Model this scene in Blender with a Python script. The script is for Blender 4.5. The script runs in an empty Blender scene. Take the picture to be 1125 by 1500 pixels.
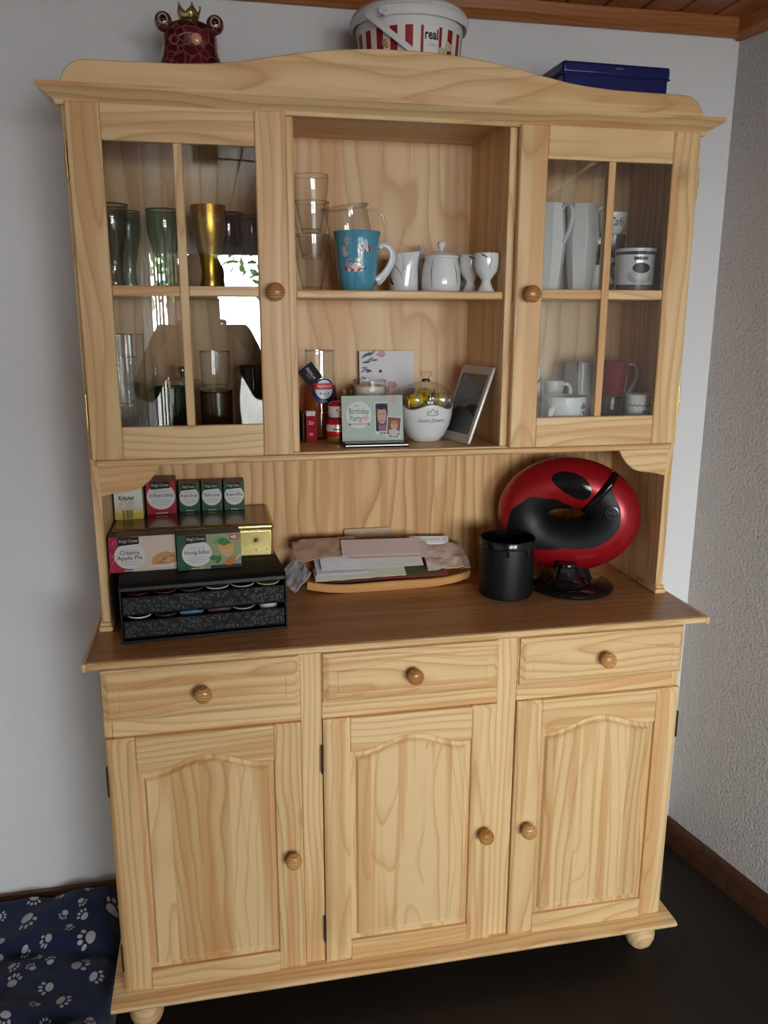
import bpy, bmesh, math, random
from mathutils import Vector, Matrix, noise
random.seed(11)
PI = math.pi
SC = bpy.context.scene
COL = SC.collection

# ------------------------------------------------------------------ camera
cam_d = bpy.data.cameras.new('camera')
cam = bpy.data.objects.new('camera', cam_d)
COL.objects.link(cam)
R_ = Vector((0.9796, -0.2008, 0.0026)); U_ = Vector((0.0440, 0.2275, 0.9728)); F_ = Vector((0.1960, 0.9528, -0.2317))
m = Matrix((R_, U_, -F_)).transposed().to_4x4()
m.translation = Vector((-0.3978, -2.02, 1.5616))
cam.matrix_world = m
cam_d.sensor_fit = 'HORIZONTAL'
cam_d.sensor_width = 36.0
cam_d.lens = 36.0 * 1210.25 / 1125.0
cam_d.clip_start = 0.02
SC.camera = cam

# ------------------------------------------------------------------ world and light
w = bpy.data.worlds.new('daylight'); SC.world = w
w.use_nodes = True
bg = w.node_tree.nodes['Background']
bg.inputs['Color'].default_value = (0.93, 0.965, 1.0, 1)
bg.inputs['Strength'].default_value = 46.0
def portal(name, loc, rot, sx, sy):
    l = bpy.data.lights.new(name, 'AREA'); l.shape = 'RECTANGLE'; l.size = sx; l.size_y = sy
    l.cycles.is_portal = True
    o = bpy.data.objects.new(name, l); COL.objects.link(o); o.location = loc; o.rotation_euler = rot
    return o
WIN = (-0.86, 1.70, 0.55, 2.04)          # rear window opening x0 x1 z0 z1
YR = -4.80                               # rear wall plane
portal('window_portal', ((WIN[0]+WIN[1])/2, YR+0.02, (WIN[2]+WIN[3])/2), (PI/2, 0, 0), WIN[1]-WIN[0], WIN[3]-WIN[2])
XL = -2.7
SC.view_settings.view_transform = 'Standard'
SC.view_settings.look = 'None'
SC.view_settings.gamma = 1.0
SC.view_settings.use_curve_mapping = False
SC.view_settings.exposure = -0.44
SC.cycles.transparent_max_bounces = 40
SC.cycles.max_bounces = 10
SC.cycles.diffuse_bounces = 5
SC.cycles.glossy_bounces = 5
SC.cycles.use_denoising = True
SC.cycles.caustics_reflective = False
SC.cycles.caustics_refractive = False
SC.cycles.sample_clamp_indirect = 25.0

# ------------------------------------------------------------------ materials
class NT:
    def __init__(s, name):
        s.m = bpy.data.materials.new(name); s.m.use_nodes = True
        s.t = s.m.node_tree; s.t.nodes.clear()
        s.out = s.n('ShaderNodeOutputMaterial')
    def n(s, t, **k):
        o = s.t.nodes.new(t)
        for a, v in k.items(): setattr(o, a, v)
        return o
    def l(s, a, b): s.t.links.new(a, b)
    def val(s, sock, v):
        if hasattr(v, 'is_linked'): s.l(v, sock)
        else: sock.default_value = v
    def math(s, op, a, b=None, c=None, clamp=False):
        o = s.n('ShaderNodeMath', operation=op); o.use_clamp = clamp
        s.val(o.inputs[0], a)
        if b is not None: s.val(o.inputs[1], b)
        if c is not None: s.val(o.inputs[2], c)
        return o.outputs[0]
    def mix(s, f, a, b, blend='MIX'):
        o = s.n('ShaderNodeMix', data_type='RGBA', blend_type=blend)
        s.val(o.inputs[0], f); s.val(o.inputs[6], a); s.val(o.inputs[7], b)
        return o.outputs[2]
    def ramp(s, f, stops, interp='LINEAR'):
        o = s.n('ShaderNodeValToRGB'); o.color_ramp.interpolation = interp
        e = o.color_ramp.elements
        while len(e) < len(stops): e.new(0.5)
        for el, (p, c) in zip(e, stops):
            el.position = p; el.color = c if len(c) == 4 else (*c, 1)
        s.val(o.inputs[0], f)
        return o.outputs[0]
    def noise(s, vec, scale, detail=2, rough=.5, dist=0.):
        o = s.n('ShaderNodeTexNoise'); s.l(vec, o.inputs['Vector'])
        o.inputs['Scale'].default_value = scale; o.inputs['Detail'].default_value = detail
        o.inputs['Roughness'].default_value = rough; o.inputs['Distortion'].default_value = dist
        return o.outputs[0]
    def coord(s, which='Object'): return s.n('ShaderNodeTexCoord').outputs[which]
    def map(s, vec, scale=(1,1,1), loc=(0,0,0), rot=(0,0,0)):
        o = s.n('ShaderNodeMapping'); s.l(vec, o.inputs[0])
        o.inputs['Scale'].default_value = scale; o.inputs['Location'].default_value = loc; o.inputs['Rotation'].default_value = rot
        return o.outputs[0]
    def bsdf(s, color, rough=.5, metal=0, spec=.5, coat=0, bump=None, trans=0, sheen=0, emis=None):
        b = s.n('ShaderNodeBsdfPrincipled')
        s.val(b.inputs['Base Color'], color if hasattr(color, 'is_linked') or len(color) == 4 else (*color, 1))
        s.val(b.inputs['Roughness'], rough); s.val(b.inputs['Metallic'], metal)
        b.inputs['Specular IOR Level'].default_value = spec
        b.inputs['Coat Weight'].default_value = coat
        b.inputs['Coat Roughness'].default_value = .15
        b.inputs['Transmission Weight'].default_value = trans
        b.inputs['Sheen Weight'].default_value = sheen
        if bump is not None:
            bn = s.n('ShaderNodeBump'); s.val(bn.inputs['Height'], bump[0])
            bn.inputs['Strength'].default_value = bump[1]; bn.inputs['Distance'].default_value = bump[2]
            s.l(bn.outputs[0], b.inputs['Normal'])
        s.l(b.outputs[0], s.out.inputs[0])
        return s.m
_pc = {}
def flat(color, rough=.5, metal=0, spec=.5, coat=0):
    """plain coloured material with a little procedural unevenness"""
    if rough >= .3 and metal == 0 and spec == .5: spec = .2
    key = (tuple(color), rough, metal, spec, coat)
    if key in _pc: return _pc[key]
    t = NT('paint')
    n = t.noise(t.coord(), 60, 3)
    c = t.mix(t.math('MULTIPLY', n, .22), (*color, 1), (*[v*.72 for v in color], 1))
    _pc[key] = t.bsdf(c, rough, metal, spec, coat)
    return _pc[key]

def wood(name, axis='Z', light=(.77, .54, .285), dark=(.54, .305, .125), spacing=.014, contrast=.85, strip=0, rough=.38, warp=.036, off=.05, knots=True, tone=.14, streak=.85):
    t = NT(name)
    co = t.coord()
    sep = t.n('ShaderNodeSeparateXYZ'); t.l(co, sep.inputs[0])
    a, b, g = {'Z': (0, 1, 2), 'X': (2, 1, 0), 'Y': (0, 2, 1)}[axis]
    u, v, s_ = sep.outputs[a], sep.outputs[b], sep.outputs[g]
    rnd = t.n('ShaderNodeObjectInfo').outputs['Random']
    sid = None
    if strip:
        sid = t.math('FLOOR', t.math('DIVIDE', t.math('ADD', u, t.math('MULTIPLY', rnd, strip)), strip))
        wn = t.n('ShaderNodeTexWhiteNoise', noise_dimensions='2D')
        cb = t.n('ShaderNodeCombineXYZ'); t.l(sid, cb.inputs[0]); t.l(rnd, cb.inputs[1]); t.l(cb.outputs[0], wn.inputs['Vector'])
        r2 = wn.outputs['Value']
    else:
        r2 = rnd
    # board-local coordinates, the pith lies a little behind the face
    ru = t.math('MULTIPLY', t.math('SUBTRACT', t.math('FRACT', t.math('MULTIPLY', r2, 7.31)), .5), .16)
    rv = t.math('MULTIPLY_ADD', t.math('FRACT', t.math('MULTIPLY', r2, 13.7)), off*1.6, off*.35)
    rs = t.math('MULTIPLY', r2, 37.)
    u1 = t.math('ADD', u, ru); v1 = t.math('ADD', v, rv); s1 = t.math('ADD', s_, rs)
    vec = t.n('ShaderNodeCombineXYZ'); t.l(u1, vec.inputs[0]); t.l(v1, vec.inputs[1]); t.l(s1, vec.inputs[2])
    nvec = t.map(vec.outputs[0], (5, 5, 1.5))
    nz = t.n('ShaderNodeTexNoise'); t.l(nvec, nz.inputs['Vector']); nz.inputs['Scale'].default_value = 1.0; nz.inputs['Detail'].default_value = 2.0
    ns = t.n('ShaderNodeSeparateXYZ'); t.l(nz.outputs['Color'], ns.inputs[0])
    u2 = t.math('ADD', u1, t.math('MULTIPLY', t.math('SUBTRACT', ns.outputs[0], .5), warp*2))
    v2 = t.math('ADD', v1, t.math('MULTIPLY', t.math('SUBTRACT', ns.outputs[1], .5), warp*3))
    r = t.math('SQRT', t.math('ADD', t.math('MULTIPLY', u2, u2), t.math('MULTIPLY', v2, v2)))
    ring = t.math('FRACT', t.math('DIVIDE', r, spacing))
    late = t.ramp(ring, [(0, (.35,)*3), (.12, (.05,)*3), (.5, (.12,)*3), (.82, (.55,)*3), (.94, (1,)*3), (1, (.4,)*3)])
    fib = t.noise(t.map(vec.outputs[0], (240, 240, 7)), 1, 2, .6)
    big = t.noise(t.map(vec.outputs[0], (9, 9, 1.2)), 1, 2)
    f = t.math('MULTIPLY', late, contrast)
    f = t.math('ADD', f, t.math('MULTIPLY', t.math('SUBTRACT', fib, .5), .28))
    f = t.math('ADD', f, t.math('MULTIPLY', t.math('SUBTRACT', big, .5), .7))
    f = t.math('ADD', f, t.math('MULTIPLY', t.math('SUBTRACT', r2, .5), tone*2), clamp=True)
    c = t.mix(f, (*light, 1), (*dark, 1))
    hw = t.noise(t.map(vec.outputs[0], (26, 26, 1.1)), 1, 2, .5, .6)
    hw = t.ramp(hw, [(.50, (0, 0, 0)), (.58, (.55,)*3), (.72, (.8,)*3)])
    c = t.mix(t.math('MULTIPLY', hw, streak), c, (*[v*k for v, k in zip(dark, (1.08, .92, .78))], 1))
    if knots:
        vo = t.n('ShaderNodeTexVoronoi'); t.l(t.map(vec.outputs[0], (4.2, 4.2, 2.6), (0, .1, 0)), vo.inputs['Vector']); vo.inputs['Scale'].default_value = 1
        kd = t.ramp(vo.outputs['Distance'], [(0, (1, 1, 1)), (.045, (.9,)*3), (.06, (.35,)*3), (.11, (0, 0, 0))])
        c = t.mix(kd, c, (.20, .075, .025, 1))
    return t.bsdf(c, rough, spec=.3, bump=(fib, .06, .002))

MAT = {}
MAT['pine_z'] = wood('pine_upright', 'Z')
MAT['pine_x'] = wood('pine_lengthwise', 'X')
MAT['pine_y'] = wood('pine_crosswise', 'Y')
MAT['pine_panel'] = wood('pine_glued_panel', 'Z', strip=.062, spacing=.016, contrast=.85, off=.06, warp=.045, tone=.55)
MAT['pine_top_shaded'] = wood('pine_counter_shaded', 'X', light=(.54, .30, .135), dark=(.36, .175, .066), strip=0, spacing=.015, rough=.3, off=.12, warp=.05)  # same pine as the cabinet, the weaker light on top darkened into its colour
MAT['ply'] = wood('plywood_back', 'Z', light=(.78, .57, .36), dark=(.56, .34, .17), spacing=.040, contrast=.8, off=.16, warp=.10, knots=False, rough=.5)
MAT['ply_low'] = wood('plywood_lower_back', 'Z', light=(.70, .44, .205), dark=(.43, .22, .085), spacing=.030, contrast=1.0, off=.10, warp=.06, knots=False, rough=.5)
MAT['knob'] = wood('turned_pine', 'X', light=(.66, .36, .13), dark=(.30, .11, .025), spacing=.0055, contrast=1.1, off=.012, warp=.008, knots=False, rough=.16)
MAT['tray'] = wood('beech_tray', 'X', light=(.70, .38, .15), dark=(.58, .29, .10), spacing=.01, contrast=.4, off=.1, knots=False, rough=.3)
MAT['ceil'] = wood('stained_ceiling_board', 'Y', light=(.36, .125, .042), dark=(.22, .068, .022), spacing=.014, off=.06, rough=.3, tone=.3)
MAT['trimw'] = wood('stained_trim', 'X', light=(.40, .145, .045), dark=(.27, .085, .026), spacing=.012, off=.06, rough=.35, knots=False)
MAT['basew'] = wood('brown_skirting', 'Y', light=(.085, .038, .020), dark=(.05, .022, .012), spacing=.014, off=.08, rough=.4, knots=False)
MAT['basel'] = wood('brown_skirting_back', 'X', light=(.20, .105, .05), dark=(.12, .06, .03), spacing=.014, off=.08, rough=.4, knots=False)

def plaster(name, col, s1, strength, dist):
    t = NT(name); co = t.coord()
    n1 = t.noise(co, s1, 4, .6, .4); n2 = t.noise(co, s1*.22, 2)
    v = t.n('ShaderNodeTexVoronoi', feature='SMOOTH_F1'); t.l(co, v.inputs['Vector']); v.inputs['Scale'].default_value = s1*.9
    h = t.math('ADD', t.math('MULTIPLY', n1, .8), t.math('MULTIPLY', v.outputs['Distance'], -.6))
    c = t.mix(t.math('MULTIPLY', n2, .12), (*col, 1), (*[x*.8 for x in col], 1))
    return t.bsdf(c, .85, spec=.25, bump=(h, strength, dist))
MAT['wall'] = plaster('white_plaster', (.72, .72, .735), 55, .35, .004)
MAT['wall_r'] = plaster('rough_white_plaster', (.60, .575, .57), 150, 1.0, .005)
MAT['white'] = flat((.82, .82, .82), .35)

t = NT('dark_floor'); co = t.coord()
n1 = t.noise(co, 260, 3); n2 = t.noise(co, 6, 3)
c = t.mix(n2, (.011, .0065, .0048, 1), (.022, .0145, .0115, 1))
MAT['floor'] = t.bsdf(c, .62, spec=.3, bump=(n1, .3, .002))

def glass(name, tint=(.97, .98, .98), edge=(.6, .64, .64), r0=.05, rough=.01, power=5, body=None, gain=1.):
    t = NT(name)
    lw = t.n('ShaderNodeLayerWeight'); lw.inputs[0].default_value = .5
    fac = lw.outputs['Facing']
    tr = t.n('ShaderNodeBsdfTransparent')
    t.l(t.mix(t.math('POWER', fac, 2.2), (*tint, 1), (*edge, 1)), tr.inputs[0])
    gl = t.n('ShaderNodeBsdfGlossy'); gl.inputs['Roughness'].default_value = rough
    fr = t.math('MULTIPLY_ADD', t.math('POWER', fac, power), gain*(1-r0), r0, clamp=True)
    mx = t.n('ShaderNodeMixShader'); t.l(fr, mx.inputs[0]); t.l(tr.outputs[0], mx.inputs[1]); t.l(gl.outputs[0], mx.inputs[2])
    last = mx
    if body:
        df = t.n('ShaderNodeBsdfDiffuse'); df.inputs[0].default_value = (*body[:3], 1)
        m2 = t.n('ShaderNodeMixShader'); m2.inputs[0].default_value = body[3]
        t.l(mx.outputs[0], m2.inputs[1]); t.l(df.outputs[0], m2.inputs[2]); last = m2
    t.l(last.outputs[0], t.out.inputs[0])
    return t.m
MAT['pane'] = glass('door_glass', (.97, .98, .975), (.80, .84, .82), r0=.06)
MAT['clear'] = glass('clear_glass', (.965, .97, .97), (.58, .58, .57), r0=.06, gain=.7)
MAT['lidglass'] = glass('thin_lid_glass', (.97, .97, .96), (.80, .80, .78), r0=.04, gain=.5)
MAT['green'] = glass('green_glass', (.56, .72, .67), (.18, .31, .27), r0=.07, gain=.7)
MAT['dgreen'] = glass('bottle_green_glass', (.30, .48, .35), (.07, .15, .10), r0=.07, gain=.7)
MAT['olive'] = glass('smoky_olive_glass', (.60, .58, .45), (.20, .20, .13), r0=.08, gain=.7)
MAT['purple'] = glass('purple_glass', (.34, .20, .25), (.08, .03, .05), r0=.07, gain=.6)
MAT['smoke'] = glass('smoky_brown_glass', (.45, .38, .34), (.12, .09, .08), r0=.06, gain=.7)
MAT['amber'] = glass('amber_drink', (.86, .36, .12), (.55, .14, .04), r0=.04, gain=.4, body=(.46, .13, .035, .35))

MAT['porc'] = flat((.74, .75, .76), .12, spec=.6, coat=.3)
MAT['ink'] = flat((.03, .03, .035), .4)
MAT['gold_paint'] = flat((.50, .30, .045), .28, metal=.85)
MAT['goldtin'] = flat((.62, .50, .20), .25, metal=.9)
MAT['brass'] = flat((.55, .36, .12), .3, metal=1)
MAT['bronze'] = flat((.06, .035, .02), .45, metal=.6)
MAT['black'] = flat((.006, .006, .0065), .45, spec=.28)
MAT['gloss_black'] = flat((.006, .006, .0065), .14, spec=.45)
MAT['red_shell'] = flat((.34, .006, .012), .30, metal=.35, spec=.5, coat=.25)

# ------------------------------------------------------------------ geometry
OFF = {}
def V(*a): return Vector(a)
class G:
    def __init__(s): s.v = []; s.f = []; s.mi = []
    def add(s, vs, fs, mi=0):
        b = len(s.v); s.v += [tuple(x) for x in vs]
        for f in fs: s.f.append(tuple(b+i for i in f)); s.mi.append(mi)
        return s
    def box(s, x0, x1, y0, y1, z0, z1, mi=0):
        x0, x1 = sorted((x0, x1)); y0, y1 = sorted((y0, y1)); z0, z1 = sorted((z0, z1))
        vs = [(x, y, z) for z in (z0, z1) for y in (y0, y1) for x in (x0, x1)]
        return s.add(vs, [(0,2,3,1), (4,5,7,6), (0,1,5,4), (2,6,7,3), (0,4,6,2), (1,3,7,5)], mi)
    def prism(s, pts, axis, a0, a1, mi=0):
        """outline pts (two coordinates) extruded along axis from a0 to a1"""
        def mk(p, a): return {'y': (p[0], a, p[1]), 'x': (a, p[0], p[1]), 'z': (p[0], p[1], a)}[axis]
        n = len(pts); vs = [mk(p, a0) for p in pts]+[mk(p, a1) for p in pts]
        fs = [tuple(range(n)), tuple(range(2*n-1, n-1, -1))]+[(i, i+n, (i+1) % n+n, (i+1) % n) for i in range(n)]
        return s.add(vs, fs, mi)
    def lathe(s, prof, c=(0, 0, 0), n=32, mi=0, sx=1, sy=1, a0=0, a1=2*PI, mfn=None):
        full = abs(a1-a0-2*PI) < 1e-6
        k = n if full else n+1
        vs = []; rows = []
        for r, z in prof:
            if r < 1e-6:
                rows.append([len(vs)]*k); vs.append((c[0], c[1], c[2]+z))
            else:
                row = []
                for i in range(k):
                    a = a0+(a1-a0)*i/n
                    row.append(len(vs)); vs.append((c[0]+r*math.cos(a)*sx, c[1]+r*math.sin(a)*sy, c[2]+z))
                rows.append(row)
        b = len(s.v); s.v += vs
        for j in range(len(rows)-1):
            for i in range(n):
                q = [rows[j][i], rows[j][(i+1) % k], rows[j+1][(i+1) % k], rows[j+1][i]]
                u = []
                for x in q:
                    if x not in u: u.append(x)
                if len(u) > 2:
                    s.f.append(tuple(b+x for x in u)); s.mi.append(mfn(i, j) if mfn else mi)
        return s
    def tube(s, pts, r, n=8, closed=False, mi=0, flat=1.0):
        pts = [Vector(p) for p in pts]; N = len(pts); vs = []; up = None
        for i, p in enumerate(pts):
            a = pts[(i-1) % N] if closed or i > 0 else p
            b = pts[(i+1) % N] if closed or i < N-1 else p
            d = (b-a).normalized()
            if up is None:
                up = d.orthogonal().normalized()
            up = (up-d*up.dot(d)).normalized(); sd = d.cross(up)
            rr = r[i] if hasattr(r, '__len__') else r
            for k in range(n):
                t_ = 2*PI*k/n
                vs.append(p+up*math.cos(t_)*rr+sd*math.sin(t_)*rr*flat)
        fs = []
        for i in range(N if closed else N-1):
            for k in range(n):
                fs.append((i*n+k, i*n+(k+1) % n, ((i+1) % N)*n+(k+1) % n, ((i+1) % N)*n+k))
        if not closed:
            fs.append(tuple(range(n-1, -1, -1))); fs.append(tuple((N-1)*n+k for k in range(n)))
        return s.add(vs, fs, mi)
    def ell(s, c, rx, ry, rz, n=20, m_=12, mi=0):
        prof = [(max(0, math.sin(PI*j/m_)), -math.cos(PI*j/m_)) for j in range(m_+1)]
        prof[0] = (0, -1); prof[-1] = (0, 1)
        b = len(s.v)
        s.lathe(prof, (0, 0, 0), n, mi)
        for i in range(b, len(s.v)):
            x, y, z = s.v[i]; s.v[i] = (c[0]+x*rx, c[1]+y*ry, c[2]+z*rz)
        return s
    def poly(s, pts, mi=0): return s.add(pts, [tuple(range(len(pts)))], mi)
    def rect(s, x0, x1, z0, z1, y, mi=0): return s.poly([(x0, y, z0), (x1, y, z0), (x1, y, z1), (x0, y, z1)], mi)
    def disc(s, cx, cz, rx, rz, y, n=28, mi=0, a=0):
        p = []
        for i in range(n):
            t_ = 2*PI*i/n; u, w_ = rx*math.cos(t_), rz*math.sin(t_)
            p.append((cx+u*math.cos(a)-w_*math.sin(a), y, cz+u*math.sin(a)+w_*math.cos(a)))
        return s.poly(p, mi)
    def hf(s, x0, x1, z0, z1, nx, nz, fn, yb, mi=0):
        """closed slab whose front (towards -y) is the height field y = fn(x, z); back plane y = yb"""
        vs = [(x0+(x1-x0)*i/nx, fn(x0+(x1-x0)*i/nx, z0+(z1-z0)*j/nz), z0+(z1-z0)*j/nz) for j in range(nz+1) for i in range(nx+1)]
        W = nx+1
        fs = [(j*W+i, j*W+i+1, (j+1)*W+i+1, (j+1)*W+i) for j in range(nz) for i in range(nx)]
        b = len(vs); vs += [(x0, yb, z0), (x1, yb, z0), (x1, yb, z1), (x0, yb, z1)]
        bot = list(range(W)); top = [nz*W+i for i in range(W)]; lf = [j*W for j in range(nz+1)]; rt = [j*W+nx for j in range(nz+1)]
        fs += [tuple([b]+[b+1]+bot[::-1]), tuple(top+[b+2, b+3]), tuple(lf+[b+3, b]), tuple(rt[::-1]+[b+1, b+2]), (b+3, b+2, b+1, b)]
        return s.add(vs, fs, mi)
    def xf(s, M, start=0):
        for i in range(start, len(s.v)): s.v[i] = tuple(M @ Vector(s.v[i]))
        return s
    def fn(s, f, start=0):
        for i in range(start, len(s.v)): s.v[i] = tuple(f(*s.v[i]))
        return s
    def build(s, name, mats, parent=None, smooth=True, bevel=0, seg=2, loc=None, rot=(0, 0, 0), sub=0, angle=38, solid=0):
        vs = [Vector(v) for v in s.v]
        lo = Vector([min(v[i] for v in vs) for i in range(3)]); hi = Vector([max(v[i] for v in vs) for i in range(3)])
        c = (lo+hi)/2
        if parent is None and loc is not None: c = Vector((c.x, c.y, lo.z))
        me = bpy.data.meshes.new(name)
        me.from_pydata([v-c for v in vs], [], s.f)
        if not isinstance(mats, (list, tuple)): mats = [mats]
        for m_ in mats: me.materials.append(MAT[m_] if isinstance(m_, str) else m_)
        if len(mats) > 1: me.polygons.foreach_set('material_index', s.mi)
        bm = bmesh.new(); bm.from_mesh(me); bmesh.ops.recalc_face_normals(bm, faces=bm.faces); bm.to_mesh(me); bm.free()
        if smooth:
            me.polygons.foreach_set('use_smooth', [True]*len(me.polygons))
            me.set_sharp_from_angle(angle=math.radians(angle))
        me.update()
        o = bpy.data.objects.new(name, me); COL.objects.link(o)
        OFF[o] = c
        if parent is not None:
            o.parent = parent; o.location = c-OFF[parent]
        elif loc is not None:
            M = Matrix.Rotation(rot[2], 4, 'Z') @ Matrix.Rotation(rot[1], 4, 'Y') @ Matrix.Rotation(rot[0], 4, 'X')
            o.location = Vector(loc)+M @ c; o.rotation_euler = rot
        else:
            o.location = c
        if solid:
            md = o.modifiers.new('thickness', 'SOLIDIFY'); md.thickness = solid; md.offset = 0
        if bevel:
            md = o.modifiers.new('bevel', 'BEVEL'); md.width = bevel; md.segments = seg; md.limit_method = 'ANGLE'; md.angle_limit = math.radians(40)
        if sub:
            md = o.modifiers.new('sub', 'SUBSURF'); md.levels = sub; md.render_levels = sub
        return o
def T(name, label, cat, loc, rotz=0, group=None, rot=None):
    o = bpy.data.objects.new(name, None); COL.objects.link(o)
    o.empty_display_size = .05
    o.location = loc; o.rotation_euler = rot or (0, 0, rotz)
    OFF[o] = Vector((0, 0, 0))
    return tag(o, label, cat, group)
def TW(name, label, cat, loc, group=None):
    """a thing whose parts are given in world coordinates"""
    o = T(name, label, cat, loc, 0, group); OFF[o] = Vector(loc); return o
def tag(o, label, cat, group=None):
    o['label'] = label; o['category'] = cat
    if group: o['group'] = group
    return o
def struct(o): o['kind'] = 'structure'; return o
def lab(o, l): o['label'] = l; return o
def copy_tree(o, loc=None, label=None, parent=None, rotz=None):
    c = o.copy(); COL.objects.link(c); OFF[c] = OFF[o]
    if parent is not None: c.parent = parent
    if loc is not None: c.location = loc
    if rotz is not None: c.rotation_euler = (0, 0, rotz)
    if label: c['label'] = label
    for ch in list(o.children):
        copy_tree(ch, parent=c)
    return c
_tx = {}
def text(body, size, x=0, z=0, y=0, align='CENTER', shear=0, bold=0, rot=0, spacing=1, fit=None):
    """flat lettering in the x-z plane, facing -y"""
    cu = bpy.data.curves.new('lettering', 'FONT'); cu.body = body; cu.size = size; cu.align_x = align; cu.align_y = 'CENTER'
    cu.shear = shear; cu.offset = bold; cu.space_character = spacing; cu.resolution_u = 2
    ob = bpy.data.objects.new('lettering', cu)
    me = bpy.data.meshes.new_from_object(ob)
    g = G()
    k = 1.
    if fit and len(me.vertices):
        xs = [v.co.x for v in me.vertices]; k = fit/(max(xs)-min(xs))
    ca, sa = math.cos(rot), math.sin(rot)
    vs = [(x+(v.co.x*k)*ca-v.co.y*sa, y, z+(v.co.x*k)*sa+v.co.y*ca) for v in me.vertices]
    g.add(vs, [tuple(p.vertices) for p in me.polygons])
    bpy.data.objects.remove(ob); bpy.data.curves.remove(cu); bpy.data.meshes.remove(me)
    return g
def wrap(g, rad, start=0):
    """wrap flat x-z art (x = arc length) onto a vertical round body, centred on -y; rad(z) gives the radius"""
    def f(x, y, z):
        r = rad(z) if callable(rad) else rad
        a = x/r
        return ((r-y)*math.sin(a), -(r-y)*math.cos(a), z)
    return g.fn(f, start)
def prof_r(prof):
    pts = sorted([(z, r) for r, z in prof])
    def f(z):
        for (z0, r0), (z1, r1) in zip(pts, pts[1:]):
            if z0 <= z <= z1 and z1 > z0: return r0+(r1-r0)*(z-z0)/(z1-z0)
        return pts[0][1] if z < pts[0][0] else pts[-1][1]
    return f
def grid_patch(x0, x1, z0, z1, y, nx=12, nz=2):
    g = G(); W = nx+1
    g.add([(x0+(x1-x0)*i/nx, y, z0+(z1-z0)*j/nz) for j in range(nz+1) for i in range(W)], [(j*W+i, j*W+i+1, (j+1)*W+i+1, (j+1)*W+i) for j in range(nz) for i in range(nx)])
    return g
def disc_patch(cx, cz, rx, rz, y, n=20, rings=3):
    g = G(); vs = [(cx, y, cz)]
    for k in range(1, rings+1):
        for i in range(n):
            vs.append((cx+rx*k/rings*math.cos(2*PI*i/n), y, cz+rz*k/rings*math.sin(2*PI*i/n)))
    fs = [(0, 1+i, 1+(i+1) % n) for i in range(n)]
    for k in range(rings-1):
        fs += [(1+k*n+i, 1+k*n+(i+1) % n, 1+(k+1)*n+(i+1) % n, 1+(k+1)*n+i) for i in range(n)]
    return g.add(vs, fs)
def join(*gs):
    o = G()
    for g in gs: o.add(g.v, g.f)
    return o
def arc(c, r, a0, a1, n, plane='xz', rz=None):
    rz = rz or r; out = []
    for i in range(n+1):
        a = a0+(a1-a0)*i/n; u, w_ = r*math.cos(a), rz*math.sin(a)
        out.append((c[0]+u, c[1], c[2]+w_) if plane == 'xz' else (c[0]+u, c[1]+w_, c[2]))
    return out

# ================================================================== the room
ZT = 2.275
RS = 0.19                                # the right wall opens outwards by this slope
XR0 = 0.905
def xr(y): return XR0-RS*y
struct(G().box(XL-.1, 2.2, YR-.15, .12, -.06, 0).build('floor', 'floor', smooth=False))
struct(G().box(XL-.1, 1.4, 0, .12, 0, ZT+.03).build('wall_back', 'wall', smooth=False))
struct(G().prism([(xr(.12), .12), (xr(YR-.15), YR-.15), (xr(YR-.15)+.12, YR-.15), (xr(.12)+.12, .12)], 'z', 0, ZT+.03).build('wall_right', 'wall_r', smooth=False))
g = G().box(XL-.12, XL, YR-.15, .12, 0, ZT+.03)
struct(g.build('wall_left', 'wall', smooth=False))
g = G()
g.box(XL-.12, WIN[0], YR-.15, YR, 0, ZT+.03).box(WIN[1], 2.0, YR-.15, YR, 0, ZT+.03)
g.box(WIN[0], WIN[1], YR-.15, YR, 0, WIN[2]).box(WIN[0], WIN[1], YR-.15, YR, WIN[3], ZT+.03)
struct(g.build('wall_rear', 'wall', smooth=False))
def window(name, a0, a1, z0, z1, axis, pos):
    def bx(g, u0, u1, v0, v1, d0, d1):
        return g.box(u0, u1, pos+d0, pos+d1, v0, v1) if axis == 'x' else g.box(pos+d0, pos+d1, u0, u1, v0, v1)
    root = struct(TW(name, '', '', ((a0+a1)/2 if axis == 'x' else pos-.07, pos-.07 if axis == 'x' else (a0+a1)/2, z0)))
    del root['label']; del root['category']
    f = .06
    g = G(); bx(g, a0, a0+f, z0, z1, -.10, -.04); bx(g, a1-f, a1, z0, z1, -.10, -.04)
    g.build('jamb', 'white', root, bevel=.004)
    g = G(); bx(g, a0+f, a1-f, z0, z0+f, -.10, -.04); bx(g, a0+f, a1-f, z1-f, z1, -.10, -.04)
    g.build('rail', 'white', root, bevel=.004)
    mid = (a0+a1)/2
    bx(G(), mid-.045, mid+.045, z0+f, z1-f, -.10, -.04).build('mullion', 'white', root, bevel=.004)
    for s0, s1 in ((a0+f, mid-.045), (mid+.045, a1-f)):
        bx(G(), s0, s1, z0+f, z1-f, -.074, -.068).build('pane', 'pane', root, smooth=False)
window('window_1', *WIN, 'x', YR)
ceil = struct(G().box(XL-.1, 2.1, YR-.15, .12, ZT, ZT+.05).build('ceiling', 'ceil', smooth=False))
pk = None
x = XL
while x < 1.9:
    if pk is None:
        pk = G().box(x+.003, x+.092, YR, -.002, ZT-.014, ZT-.0005).build('plank', 'ceil', ceil, smooth=False, bevel=.004)
    else:
        p2 = pk.copy(); COL.objects.link(p2); p2.parent = ceil; p2.location = pk.location+V(x-XL, 0, 0)
    x += .095
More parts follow.
